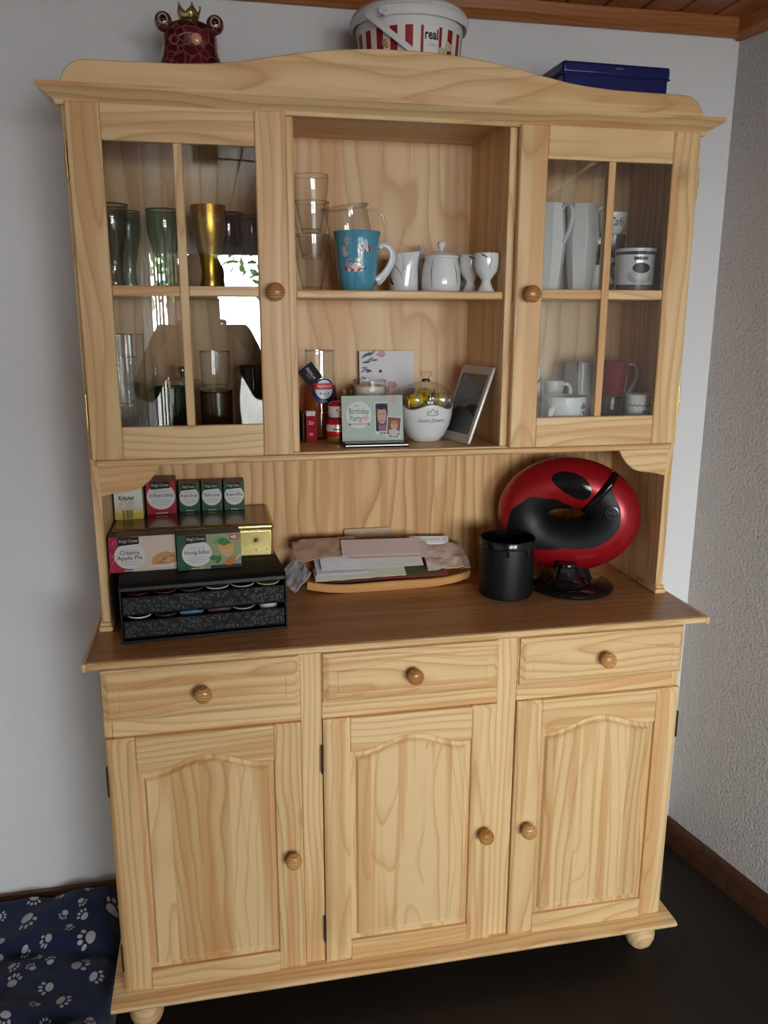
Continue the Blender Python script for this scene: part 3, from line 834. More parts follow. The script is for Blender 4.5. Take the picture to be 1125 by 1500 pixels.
tg = g.xf(Mt).build('hang_tag', flat((.014, .013, .022), .5), car)
text('PREMIUM', .011, 0, .002, -.0008, fit=.030).xf(Mt).build('lettering', flat((.7, .68, .66), .5), tg)
text('QUALITY', .005, .003, -.006, -.0008, fit=.016).xf(Mt).build('lettering', flat((.45, .42, .45), .5), tg)
G().tube([(-.028, -.046, .175), (-.030, -.036, .185), (-.024, -.028, .190)], .0006, 5).build('tag_string', flat((.5, .4, .3), .8), car)
# two thin dark cases and the red carton
for i, (x, th, l) in enumerate([(-.2125, .007, 'thin dark brown case standing against the left partition'), (-.2005, .005, 'thin black case standing between brown case and red carton')]):
    o = T('slim_case', l, 'case', (x, -.115, Z0), 0, 'slim dark cases by the left partition')
    G().box(-th/2, th/2, -.034, .034, 0, .068).build('cover', flat((.035, .018, .014) if i == 0 else (.012, .010, .010), .4), o, bevel=.001)
    G().box(-th/2+.001, th/2-.001, -.0345, .033, .002, .066).build('pages', flat((.07, .045, .035), .7), o)
rc = T('red_carton', 'small upright red carton with a white flap top', 'carton', (-.1830, -.136, Z0), .08)
G().box(-.0125, .0125, -.0125, .0125, 0, .060).build('carton_body', flat((.26, .004, .010), .7), rc, bevel=.0006)
G().box(-.0115, .0095, -.0115, .0115, .060, .071).build('flap', flat((.62, .50, .46), .5), rc, bevel=.0006)
text('Sir', .013, -.0015, .044, -.0129, rot=0, shear=.2).build('lettering', flat((.72, .45, .42), .5), rc)
text('80', .009, -.001, .018, -.0129).build('lettering', flat((.72, .45, .42), .5), rc)
# chocolate santa
sa = T('chocolate_santa', 'foil wrapped chocolate santa figure in red and white', 'chocolate figure', (-.125, -.163, Z0))
sa.scale = (1.22, 1.15, .93)
red = flat((.46, .012, .015), .18, metal=.3); wh = flat((.66, .62, .60), .2, metal=.2)
G().lathe([(0, 0), (.0165, 0), (.0195, .004), (.0205, .016)], n=32, sy=.85).build('gold_foot', 'goldtin', sa)
G().lathe([(.0205, .016), (.0212, .024), (.0210, .030)], n=32, sy=.85).build('red_coat_hem', red, sa)
G().lathe([(.0210, .030), (.0208, .040), (.0200, .046)], n=32, sy=.85).build('white_band', wh, sa)
G().lathe([(.0200, .046), (.0185, .054), (.0160, .060)], n=32, sy=.85).build('red_coat', red, sa)
G().lathe([(.0160, .060), (.0150, .063)], n=32, sy=.85).build('belt', flat((.03, .01, .01), .3), sa)
hd = G().lathe([(.0150, .063), (.0168, .068), (.0172, .078), (.0160, .090), (.0120, .0975), (.006, .101), (0, .102)], n=32, sy=.85).build('bearded_head', wh, sa)
G().lathe([(.0176, .0885), (.0166, .0930), (.0128, .0988), (.0068, .1022), (0, .1032)], n=32, sy=.85).build('hat', red, hd)
G().lathe([(.0172, .0868), (.0182, .0880), (.0178, .0900), (.0168, .0905)], n=32, sy=.85).build('hat_brim', wh, hd)
G().disc(.002, .0795, .0085, .0062, -.0150, 20).build('face', flat((.60, .36, .28), .35), hd)
for x in (-.0045, .0045): G().ell((x+.002, -.0152, .0815), .0014, .001, .0018, 8, 6).build('eye', 'ink', hd)
G().ell((.002, -.0158, .0775), .0024, .0016, .0018, 10, 6).build('nose', flat((.65, .25, .20), .3), hd)
sr = lambda z: .0188
g = text('Kinder', .0075, .002, .0425, -.0003, fit=.017); wrap(g, sr).build('lettering', 'ink', sa)
g = text('Schokolade', .0075, .002, .0355, -.0006, bold=.0003, fit=.026); wrap(g, lambda z: .0190).build('lettering', 'ink', sa)
# small dry twig bundle behind the santa
tw = T('dried_flowers', 'bundle of dried brown flower buds lying behind the mint card', 'dried flowers', (-.088, -.075, Z0))
for i in range(7):
    a = random.uniform(-.5, .5); h = random.uniform(.075, .105)
    p1 = (math.sin(a)*h*.45, random.uniform(-.012, .012), h)
    st = G().tube([(0, 0, 0), (p1[0]*.4, p1[1]*.5, h*.5), p1], .0007, 5).build('stem', flat((.30, .20, .09), .8), tw)
    G().lathe([(0, 0), (.004, .002), (.0055, .007), (.0035, .013), (0, .016)], (p1[0], p1[1], p1[2]-.006), 10).build('bud', flat((.24, .13, .05) if i % 2 else (.42, .30, .12), .8), st)
# candle in glass
cd = T('jar_candle', 'white wax candle in a clear glass jar behind the mint card', 'candle', (-.040, -.110, Z0))
jp2 = [(.035, 0), (.0375, .003), (.0382, .02), (.0382, .136)]
G().lathe(shell(jp2), n=40).build('jar', 'clear', cd)
G().tube([(.0382*math.cos(2*PI*i/40), .0382*math.sin(2*PI*i/40), .136) for i in range(40)], .0014, 6, closed=True).build('rim', 'clear', cd)
G().lathe([(0, .006), (.0355, .006), (.0362, .012), (.0362, .122), (.034, .1245), (.012, .1225), (0, .1225)], n=40).build('wax', flat((.74, .68, .58), .5), cd)
G().tube([(0, 0, .122), (.001, 0, .130)], .0009, 6).build('wick', 'ink', cd)
g = G()
for i in range(40):
    a = 2*PI*i/40
    g.ell((.0372*math.cos(a), .0372*math.sin(a), .097+.002*math.sin(i*2.3)), .0022, .0022, .0035, 6, 4)
g.build('lace_band', 'ink', cd)
# white greeting card with leaves
wc = T('floral_card', 'white square greeting card with grey leaves and pink flowers', 'card', (.0155, -.055, Z0+.0006), rot=(-.10, 0, 0))
G().box(-.067, .067, 0, .0022, 0, .200).build('card_sheet', flat((.70, .68, .71), .6), wc)
def leaf(x, z, L, a, wd=.22):
    P = []
    for i in range(9):
        u = i/8; P.append((u*L, wd*L*.5*math.sin(PI*u)))
    P = P+[(u, -v) for u, v in P[::-1][1:-1]]
    return [(x+u*math.cos(a)-v*math.sin(a), -.0005, z+u*math.sin(a)+v*math.cos(a)) for u, v in P]
for k, (x, z, L, a) in enumerate([(-.064, .182, .030, .55), (-.058, .190, .026, .2), (-.045, .186, .026, .75), (-.062, .172, .026, .15), (-.050, .176, .022, .45), (-.040, .178, .020, .05), (-.065, .160, .020, .1), (-.058, .158, .024, -.25), (-.066, .148, .020, .6), (-.055, .150, .020, .15), (-.064, .140, .016, -.4), (-.026, .194, .018, -.5)]):
    G().poly(leaf(x, z, L, a)).build('leaf_print', flat((.10, .13, .14) if k % 2 else (.22, .26, .26), .6), wc)
for (x, z) in [(-.012, .193), (.008, .120), (.016, .118), (-.002, .108)]:
    for q in range(5):
        G().disc(x+.005*math.cos(q*1.257), z+.005*math.sin(q*1.257), .0042, .0042, -.0006-.0001*q, 12).build('petal_print', flat((.62, .32, .36), .6), wc)
G().disc(-.016, .152, .004, .004, -.0006, 12).build('berry_print', flat((.06, .07, .08), .6), wc)
for i in range(3):
    G().tube([(.010+.003*i, -.0006, .080), (.014+.006*i, -.0006, .095), (.012+.009*i, -.0006, .112)], .0005, 5).build('stem_print', flat((.45, .30, .32), .6), wc)
# black tablet lying flat, mint birthday card standing on it
ph = T('flat_tablet', 'thin black tablet lying flat under the mint birthday card', 'tablet', (-.048, -.217, Z0), -.02)
G().box(-.073, .073, -.030, .030, 0, .0080).build('case', 'black', ph, bevel=.0028, seg=3)
G().box(-.068, .068, -.026, .026, .0080, .0088).build('screen', flat((.008, .008, .009), .05, spec=.7), ph)
G().box(-.070, .070, -.0306, -.0295, .0030, .0050).build('edge_strip', flat((.55, .53, .50), .3, metal=.6), ph)
bc = T('birthday_card', 'mint green birthday party card with two photos, standing upright', 'card', (-.051, -.212, Z0+.0092), -.02, rot=(-.17, 0, -.02))
mint = flat((.42, .50, .44), .55)
G().box(-.0695, .0695, 0, .0016, 0, .1010).build('card_sheet', mint, bc)
G().disc(-.031, .058, .029, .030, -.0003, 40).build('white_circle', flat((.62, .66, .64), .55), bc)
text('Birthday', .018, -.031, .066, -.0005, fit=.045).build('lettering', flat((.10, .10, .10), .6), bc)
text('Party', .018, -.038, .050, -.0005, fit=.028).build('lettering', flat((.10, .10, .10), .6), bc)
text('happy', .006, -.036, .079, -.0005, fit=.012).build('lettering', flat((.2, .2, .2), .6), bc)
pk_ = flat((.58, .40, .40), .55)
g = G(); P = []
for i in range(24):
    a = 2*PI*i/24; P.append((-.016+.0075*.0625*16*math.sin(a)**3, -.0007, .050+.0075*.0625*(13*math.cos(a)-5*math.cos(2*a)-2*math.cos(3*a)-math.cos(4*a))))
g.poly(P).build('heart_print', pk_, bc)
G().rect(-.050, -.012, .0355, .0400, -.0006).build('ribbon_print', pk_, bc)
for x in (-.052, -.010): G().disc(x, .0375, .0025, .0025, -.0006, 10).build('ribbon_knot', flat((.12, .08, .08), .6), bc)
text('save the date', .006, -.030, .014, -.0005, fit=.024).build('lettering', flat((.62, .66, .64), .6), bc)
# portrait print
G().rect(.005, .036, .014, .086, -.0004).build('photo_border', flat((.62, .64, .62), .5), bc)
pp = G().rect(.007, .035, .021, .083, -.0006).build('portrait_photo', flat((.10, .07, .10), .4), bc)
G().disc(.021, .056, .0100, .0185, -.0008, 28).build('face_print', flat((.52, .30, .23), .5), pp)
G().disc(.0205, .076, .0125, .0070, -.0010, 24).build('hair_print', flat((.015, .013, .03), .5), pp)
G().poly([(.007, -.0009, .021), (.014, -.0009, .021), (.0105, -.0009, .050), (.0095, -.0009, .075), (.007, -.0009, .080)]).build('hair_print', flat((.015, .013, .03), .5), pp)
G().poly([(.035, -.0009, .062), (.033, -.0009, .078), (.029, -.0009, .080), (.0315, -.0009, .066)]).build('hair_print', flat((.015, .013, .03), .5), pp)
G().rect(.012, .033, .021, .033, -.0007).build('collar_print', flat((.26, .12, .17), .5), pp)
for x in (.0165, .0250): G().disc(x, .060, .0020, .0011, -.0011, 10).build('eye_print', 'ink', pp)
G().disc(.0208, .0440, .0036, .0012, -.0011, 12).build('mouth_print', flat((.38, .12, .12), .5), pp)
text('SAVE', .005, .022, .0165, -.0007, bold=.0003, fit=.014).build('lettering', 'ink', bc)
Mq = Matrix.Translation((.0475, 0, .031)) @ Matrix.Rotation(.10, 4, 'Y')
G().rect(-.0165, .0165, -.026, .023, -.0012).xf(Mq).build('photo_border', flat((.62, .62, .58), .5), bc)
p3 = G().rect(-.0145, .0145, -.018, .020, -.0014).xf(Mq).build('toddler_photo', flat((.16, .055, .025), .4), bc)
G().disc(.001, .002, .0085, .0090, -.0016, 20).xf(Mq).build('face_print', flat((.55, .30, .22), .5), p3)
G().disc(.001, .009, .0080, .0045, -.0017, 18).xf(Mq).build('hair_print', flat((.42, .19, .08), .5), p3)
G().disc(.001, -.012, .0130, .0060, -.0015, 18).xf(Mq).build('shirt_print', flat((.52, .45, .45), .5), p3)
text('THE DATE', .0045, 0, -.0225, -.0014, bold=.0003, fit=.024).xf(Mq).build('lettering', 'ink', bc)
for k, (x, z, L, a) in enumerate([(.036, .090, .013, 1.9), (.044, .088, .015, .5), (.044, .086, .015, -.1), (.040, .080, .010, -1.0), (.046, .092, .010, 1.0)]):
    G().poly([(u, -.0009, v) for u, _, v in leaf(x, z, L, a, .6)]).build('petal_print', flat((.58, .40, .38), .55), bc)
# sweets bowl
bw = T('sweets_bowl', 'white porcelain sweets bowl with wavy rim and clear glass lid', 'bowl', (.080, -.168, Z0))
bpf = [(.0280, 0), (.0330, .002), (.0450, .015), (.0560, .038), (.0615, .062), (.0630, .080), (.0630, .084)]
g = G().lathe([(0, 0)]+bpf+[(.0615, .085), (.0600, .083), (.0585, .062), (.0530, .040), (.0430, .018), (.030, .006), (0, .006)], n=56)
def wavy(x, y, z):
    if z > .045:
        a = math.atan2(x, -y); return (x, y, z+(.0058*math.cos(a*4)-.002)*(z-.045)/.039)
    return (x, y, z)
g.fn(wavy).build('bowl_body', 'porc', bw)
ld = G().lathe([(.0600, .078), (.0618, .086), (.0622, .096), (.0590, .108), (.0510, .1190), (.0390, .1280), (.0240, .1340), (.008, .1368), (0, .1372)], n=48).build('glass_lid', 'lidglass', bw)
G().lathe([(.0095, .137), (.0070, .1400), (.0068, .1430), (.0125, .1500), (.0140, .1570), (.0130, .1590), (0, .1595)], n=24).build('lid_knob', 'clear', ld)
G().lathe([(.0100, .1365), (.0100, .1400), (.0066, .1420)], n=20).build('knob_collar', flat((.08, .05, .03), .3, metal=.8), ld)
rr = lambda z: prof_r(bpf)(z)+.0006
wrap(text('Sweet Dreams', .013, 0, .053, -.0002, shear=.35, fit=.066), rr).build('lettering', flat((.20, .20, .22), .5), bw)
cg = [(-.0115, .067), (-.0100, .077), (-.0060, .071), (0, .080), (.0060, .071), (.0100, .077), (.0115, .067)]
g = G().tube([(x+.001, -.0004, z) for x, z in cg], .0007, 5); g.tube([(-.0105, -.0004, .0665), (.001, -.0004, .0645), (.0125, -.0004, .0665)], .0007, 5)
wrap(g, rr).build('crown_print', flat((.12, .12, .13), .5), bw)
def candy(label, loc, rz, ry, c1, c2):
    o = T('wrapped_candy', label, 'candy', loc, group='wrapped candies in the sweets bowl', rot=(0, ry, rz))
    o.scale = (1.05, 1.3, 1.45)
    g = G(); prof = [(0, -.024), (.0085, -.0235), (.0095, -.021), (.0035, -.0175), (.0085, -.013), (.0105, -.006), (.0108, 0), (.0105, .006), (.0085, .013), (.0035, .0175), (.0095, .021), (.0085, .0235), (0, .024)]
    g.lathe(prof, n=16)
    g.fn(lambda x, y, z: (z, y*.9+.0012*math.sin(z*900), x+.0011*math.sin(x*1400+z*700)))
    g.build('wrapper', c1, o)
    G().lathe([(.0108, -.004), (.0112, -.002), (.0112, .002), (.0108, .004)], n=16).fn(lambda x, y, z: (z, y*.92, x*1.02)).build('wrapper_band', c2, o)
ye = flat((.66, .46, .03), .25, metal=.25); sv = flat((.60, .58, .55), .22, metal=.6)
candy('yellow wrapped candy at the front left of the bowl', (.054, -.188, Z0+.096), .15, -.15, ye, sv)
candy('yellow wrapped candy at the front right of the bowl', (.110, -.184, Z0+.096), -.15, .1, sv, ye)
candy('silver and yellow candy at the back of the bowl', (.083, -.148, Z0+.104), -.1, .05, ye, sv)
candy('yellow wrapped candy lying deep in the bowl', (.084, -.168, Z0+.062), 1.2, 0, ye, sv)
# leaning tablet
tb = T('leaning_tablet', 'white framed tablet leaning against the right partition', 'tablet', (.1390, -.1995, Z0+.0032), rot=(0, .36, .2535))
G().box(-.0001, .0072, -.064, .064, 0, .180).build('back_cover', flat((.72, .70, .68), .3, metal=.3), tb, bevel=.003, seg=3)
G().box(-.0011, -.0001, -.0625, .0625, .0015, .1785).build('bezel', flat((.42, .36, .31), .2), tb)
G().box(-.0017, -.0011, -.053, .053, .020, .160).build('screen', flat((.035, .030, .027), .06, spec=.7), tb)

# ================================================================== behind the left glass door
coke = [(.0205, 0), (.0222, .004), (.0190, .020), (.0178, .040), (.0205, .060), (.0265, .084), (.0320, .104), (.0345, .120), (.0347, .140), (.0345, .156)]
def scaled(p, k, h=1): return [(r*k, z*h) for r, z in p]
gl = 'tapered glasses behind the left door'
tumbler('olive tinted tapered glass at the far left of the left cabinet', (-.585, -.190, Z1), scaled(coke, 1.0, 1.05), 'olive', gl)
tumbler('grey green glass half hidden behind the olive glass', (-.562, -.105, Z1), scaled(coke, .80, 1.03), 'green', gl)
tumbler('teal green tapered glass left of the gold one', (-.482, -.190, Z1), coke, 'green', gl)
gg = T('drinking_glass', 'opaque gold tapered glass with embossed script', 'glass', (-.3925, -.190, Z1), 0, gl)
gp = scaled(coke, 1.03, 1.07)
G().lathe([(0, 0)]+gp+[(.0345, .1672), (.0335, .1655), (.031, .14), (.018, .05), (.018, .012), (0, .012)], n=40).build('glass_body', 'gold_paint', gg)
g = text('Coca-Cola', .017, 0, .139, -.0006, shear=.3, bold=.0003, fit=.046)
wrap(g, lambda z: prof_r(gp)(z)+.0004).build('lettering', flat((.72, .52, .16), .3, metal=.7), gg)
tumbler('purple glass standing behind the gold glass', (-.352, -.108, Z1), scaled(coke, .98, 1.04), 'purple', gl)
tumbler('dark purple glass at the right end of the same shelf', (-.304, -.160, Z1), scaled(coke, .98, .97), 'purple', gl)

sg = 'stacked glasses on the lower left shelf'
wp = [(.0300, 0), (.0330, .004), (.0345, .05), (.0370, .10), (.0380, .142)]
tumbler('bottom clear glass of the stack at the far left', (-.588, -.195, Z0), wp, 'clear', sg)
tumbler('middle clear glass of the stack at the far left', (-.588, -.195, Z0+.056), scaled(wp, .90, 1.0), 'clear', sg)
tumbler('top clear glass of the stack at the far left', (-.588, -.195, Z0+.101), scaled(wp, .81, 1.0), 'clear', sg)
hg = T('tall_glass_mug', 'tall clear glass mug with a handle behind the left stack', 'mug', (-.577, -.098, Z0))
tg_ = [(.030, 0), (.033, .004), (.034, .12), (.034, .242)]
G().lathe(shell(tg_), n=36).build('mug_body', 'clear', hg)
G().tube([(.032, -.006, .20), (.050, -.012, .198), (.058, -.014, .17), (.056, -.013, .14), (.046, -.010, .12), (.032, -.006, .115)], .005, 10).build('handle', 'clear', hg, sub=1)
tumbler('dark green glass pot on the lower left shelf', (-.486, -.205, Z0), [(.0230, 0), (.0265, .004), (.0310, .04), (.0335, .085), (.0345, .135)], 'dgreen', None, name='glass_pot')
lj = T('lidded_jar', 'clear glass jar with a knobbed lid behind the green pot', 'jar', (-.464, -.095, Z0))
G().lathe([(0, 0), (.038, 0), (.041, .004), (.042, .06), (.042, .132)], n=36).build('jar_body', 'clear', lj)
l_ = G().lathe([(.0435, .132), (.0440, .137), (.030, .143), (.008, .146), (0, .146)], n=36).build('jar_lid', 'clear', lj)
G().lathe([(.005, .145), (.0050, .152), (.0085, .158), (.0090, .166), (.006, .171), (0, .172)], n=20).build('lid_knob', flat((.55, .52, .48), .15, metal=.8), l_)
tumbler('wide clear glass carrying a second one beside the middle bar', (-.392, -.198, Z0), [(.0300, 0), (.0325, .004), (.0335, .06), (.0345, .124)], 'smoke', sg)
tumbler('short clear glass standing on top of the wide one', (-.392, -.198, Z0+.1298), [(.0250, 0), (.0275, .003), (.0300, .03), (.0318, .078)], 'clear', sg)
tumbler('dark brown glass at the right back of the lower left shelf', (-.310, -.125, Z0), [(.0260, 0), (.0300, .004), (.0320, .08), (.0330, .172)], 'smoke', None)
tumbler('dark brown glass in front of the other dark one', (-.296, -.210, Z0), [(.0240, 0), (.0265, .004), (.0290, .06), (.0300, .112)], 'smoke', None)
co_ = T('coaster', 'clear glass lid between the two stacked glasses', 'lid', (-.392, -.198, Z0+.1260))
G().lathe([(0, 0), (.0345, 0), (.0350, .0015), (.0340, .0030), (0, .0034)], n=36).build('lid_disc', 'clear', co_)

# ================================================================== behind the right glass door
def pitcher(label, loc, rot):
    p = T('porcelain_pitcher', label, 'pitcher', loc, rot, 'tall faceted pitchers')
    g = G().lathe([(0, 0), (.024, 0), (.026, .004), (.031, .05), (.037, .105), (.038, .118), (.033, .150), (.030, .190), (.028, .191), (.030, .15), (.034, .118), (.020, .02), (0, .02)], n=8)
    def lp(x, y, z):
        if z > .14 and x < 0:
            k = (z-.14)/.05*max(0, -x/.03-.6); return (x-.022*k, y*(1-.3*k), z+.008*k)
        return (x, y, z)
    g.fn(lp).build('pitcher_body', 'porc', p, angle=20)
    G().tube([(.028, 0, .176), (.042, 0, .190), (.054, 0, .182), (.058, 0, .160), (.052, 0, .135), (.042, 0, .115), (.035, 0, .104)], .0036, 8, flat=1.4).build('handle', 'porc', p, sub=1)
pitcher('tall white faceted pitcher at the left, partly behind the door frame', (.352, -.200, Z1), -1.0)
pitcher('tall white faceted pitcher second from the left', (.412, -.125, Z1), -.2)
pitcher('tall white faceted pitcher nearest the middle bar of the right door', (.428, -.205, Z1), -.25)
cupp = [(.022, 0), (.024, .003), (.031, .02), (.036, .045), (.0375, .062)]
wcp = mugfun('white cup with large handle at the bottom of the hidden cup stack', (.520, -.110, Z1), 2.75, scaled(cupp, 1, 1.05), 'porc', 'porc', [(.034, 0, .055), (.050, 0, .056), (.054, 0, .038), (.044, 0, .020), (.030, 0, .016)], .0042, group='cups stacked behind the right door')
mugfun('dark brown cup in the middle of the hidden cup stack', (.545, -.105, Z1+.0670), 2.6, [(.022, 0), (.024, .003), (.033, .03), (.035, .068)], flat((.055, .025, .018), .25), flat((.055, .025, .018), .25), [(.034, 0, .055), (.050, 0, .056), (.054, 0, .038), (.044, 0, .020), (.030, 0, .016)], .0042, group='cups stacked behind the right door')
caf = mugfun('small white cup lettered in script on top of the hidden stack', (.545, -.105, Z1+.1365), 2.6, [(.022, 0), (.024, .003), (.032, .02), (.036, .048)], 'porc', 'porc', [(.034, 0, .042), (.048, 0, .042), (.050, 0, .028), (.042, 0, .014), (.030, 0, .012)], .0042, group='cups stacked behind the right door')
g = text('Café', .026, 0, .026, -.0004, shear=.35, fit=.042); wrap(g, lambda z: prof_r([(.022, 0), (.024, .003), (.032, .02), (.036, .048)])(z)+.0006)
g.xf(Matrix.Rotation(-2.6, 4, 'Z') @ Matrix.Rotation(-.15, 4, 'Z')).build('lettering', 'ink', caf)
brp = [(.040, 0), (.043, .004), (.044, .03), (.0445, .07), (.0465, .092), (.047, .0965)]
br_ = mugfun('white coffee mug printed with a dark coffee cup picture', (.560, -.205, Z1), -.36, brp, 'porc', 'porc', [(-.040, .017, .075), (-.056, .026, .078), (-.062, .030, .055), (-.056, .026, .030), (-.040, .017, .022)], .005, group=None)
bR = lambda z: prof_r(brp)(z)+.0006
wrap(grid_patch(-.06, .07, .083, .090, 0, 24, 1), bR).build('grey_band', flat((.10, .10, .10), .3), br_)
wrap(text('COFFEE', .0090, -.006, .0865, -.0006, bold=.0004, fit=.045), bR).build('lettering', flat((.03, .03, .03), .4), br_)
wrap(text('BREAK', .0090, .008, .0745, -.0004, bold=.0006, fit=.034), bR).build('lettering', 'ink', br_)
wrap(disc_patch(.008, .036, .030, .017, -.0001), bR).build('saucer_print', flat((.42, .43, .44), .3), br_)
wrap(disc_patch(.010, .047, .024, .019, -.0002), bR).build('cup_print', flat((.60, .61, .62), .3), br_)
wrap(disc_patch(.010, .054, .0205, .0115, -.0004), bR).build('coffee_print', flat((.035, .035, .035), .3), br_)
wrap(grid_patch(-.055, .055, .004, .018, 0, 24, 2), bR).build('dark_foot_band', flat((.12, .10, .09), .3), br_)
# lower right shelf
clp = [(.034, 0), (.037, .004), (.046, .02), (.0505, .05), (.0515, .088), (.0520, .103)]
cl = mugfun('wide white cup with grey flower print at the front left', (.398, -.222, Z0), -.12, clp, 'porc', 'porc', [(-.034, -.036, .080), (-.046, -.052, .078), (-.049, -.056, .055), (-.045, -.050, .030), (-.032, -.036, .018)], .005)
cR = lambda z: prof_r(clp)(z)+.0005
for k in range(7):
    x, z = .030+random.uniform(-.010, .010), .072+random.uniform(-.018, .018)
    wrap(disc_patch(x, z, .0045, .0035, -.0003, 10, 2), cR).build('flower_print', flat((.14, .14, .15), .4), cl)
strokes(cl, cR, [([(.020, .060), (.034, .078), (.046, .090)], .0010), ([(.022, .080), (.034, .070), (.044, .060)], .0008)])
sj = T('condiment_jar', 'slim white porcelain jar with a knobbed lid at the back left', 'jar', (.368, -.080, Z0))
sjp = [(.025, 0), (.028, .003), (.028, .10), (.0245, .160)]
G().lathe([(0, 0)]+sjp, n=36).build('jar_body', 'porc', sj)
l_ = G().lathe([(.0255, .160), (.0260, .163), (.016, .170), (0, .172)], n=36).build('jar_lid', 'porc', sj)
G().lathe([(.004, .170), (.0040, .176), (.0085, .182), (.0080, .190), (0, .193)], n=20).build('lid_knob', flat((.35, .33, .31), .15, metal=.6), l_)
strokes(sj, lambda z: prof_r(sjp)(z)+.0004, [([(-.02, .105), (.005, .120), (.028, .142)], .0016), ([(-.01, .160), (-.014, .120)], .0007)])
mugfun('small white cup with round handle behind the wide cup', (.412, -.125, Z0), 0, scaled(cupp, .62, 2.1), 'porc', 'porc', [(.020, 0, .118), (.034, 0, .126), (.044, 0, .112), (.043, 0, .094), (.030, 0, .078), (.020, 0, .076)], .0036)
mugfun('large grey white mug with a tall oval handle behind the middle bar', (.496, -.085, Z0), PI+1.1, [(.034, 0), (.037, .004), (.038, .08), (.038, .172)], flat((.60, .58, .58), .2), flat((.60, .58, .58), .2), [(.036, 0, .160), (.050, 0, .180), (.064, 0, .168), (.068, 0, .135), (.060, 0, .100), (.045, 0, .075), (.036, 0, .066)], .0040)
tumbler('dark smoky glass carrying the red mug', (.517, -.212, Z0), [(.0235, 0), (.0250, .004), (.0255, .05), (.0258, .0985)], 'smoke', None)
redm = flat((.15, .005, .007), .07, spec=.5)
mugfun('glossy dark red mug standing on the dark smoky glass', (.519, -.212, Z0+.1012), .25, [(.0255, 0), (.0275, .003), (.0300, .03), (.0345, .080)], redm, redm, None, 0)
mugfun('pale mug with thin handle behind the red one', (.575, -.105, Z0), -.5, [(.027, 0), (.030, .004), (.032, .08), (.036, .176)], 'porc', 'porc', [(.033, 0, .165), (.050, 0, .172), (.060, 0, .150), (.054, 0, .120), (.033, 0, .090)], .0036)
flp = [(.029, 0), (.032, .003), (.0335, .04), (.0345, .100), (.0348, .104)]
fl = mugfun('white mug with wavy border and lettering at the far right', (.590, -.218, Z0), -.22, flp, 'porc', 'porc', None, 0)
fR = lambda z: prof_r(flp)(z)+.0005
wrap(text('Flor', .016, .010, .062, -.0003, bold=.0004, fit=.024), fR).build('lettering', flat((.04, .05, .09), .4), fl)
for z0 in (.080, .048):
    g = G().tube([(-.034+.068*i/40, -.0002, z0+.0022*math.sin(i*.95)) for i in range(41)], .0008, 5); wrap(g, fR).build('wavy_line', flat((.05, .06, .10), .4), fl)
bl = T('jar_cover', 'small round black lid lying at the right front of the shelf', 'lid', (.549, -.256, Z0))
G().lathe([(0, 0), (.0175, 0), (.018, .004), (.015, .012), (.008, .017), (0, .018)], n=28).build('lid_dome', 'black', bl)

# ================================================================== counter: capsule holder and tea
ZC = .9062
CX, CY, CR = -.4435, -.202, .07
def cw(x, y, z):
    c, s = math.cos(CR), math.sin(CR); return (CX+x*c-y*s, CY+x*s+y*c, ZC+z)
ch = T('capsule_drawer_box', 'black two drawer capsule holder with perforated drawer fronts', 'capsule box', (CX, CY, ZC), CR)
t = NT('perforated_black_metal'); co = t.coord()
vo = t.n('ShaderNodeTexVoronoi'); t.l(t.map(co, (1, .02, 1)), vo.inputs['Vector']); vo.inputs['Scale'].default_value = 150; vo.inputs['Randomness'].default_value = .8
pf = t.ramp(t.math('ABSOLUTE', t.math('SUBTRACT', vo.outputs['Distance'], .38)), [(0, (1, 1, 1)), (.05, (1, 1, 1)), (.11, (0, 0, 0))])
MAT['perf'] = t.bsdf(t.mix(pf, (.003, .003, .003, 1), (.07, .07, .07, 1)), t.math('MULTIPLY_ADD', pf, -.45, .8), spec=.5, bump=(pf, .8, .0015))
HW, HD = .170, .150
G().prism([(-HD, .110), (-HD+.002, .118), (-HD+.012, .124), (HD, .124), (HD, .119), (-HD+.014, .119), (-HD+.006, .112), (-HD+.004, .110)], 'x', -HW, HW).build('top_plate', 'black', ch, bevel=.001)
for s in (-1, 1): G().box(s*HW, s*(HW-.004), -HD, HD, 0, .120).build('side_plate', 'black', ch, bevel=.0015)
G().box(-HW, HW, HD-.003, HD, 0, .12).build('back_plate', 'black', ch)
G().box(-HW, HW, -HD-.004, HD, 0, .006).build('base_plate', 'black', ch, bevel=.0015)
for (z0, z1) in ((.060, .097), (.010, .046)):
    d = TW('drawer', '', '', (0, 0, z0)); del d['label']; del d['category']
    d.parent = ch; d.location = (0, 0, z0); OFF[d] = V(0, 0, z0)
    G().box(-HW+.006, HW-.006, -HD+.002, -HD+.005, z0, z1).build('perforated_front', 'perf', d)
    g = G().tube([(-HW+.006, -HD+.0015, z1), (HW-.006, -HD+.0015, z1)], .0016, 8); g.tube([(-HW+.006, -HD+.0015, z0), (HW-.006, -HD+.0015, z0)], .0016, 8)
    g.build('front_rim', 'gloss_black', d)
    G().box(-HW+.006, HW-.006, -HD+.006, HD-.006, z0, z0+.002).build('drawer_floor', 'black', d)
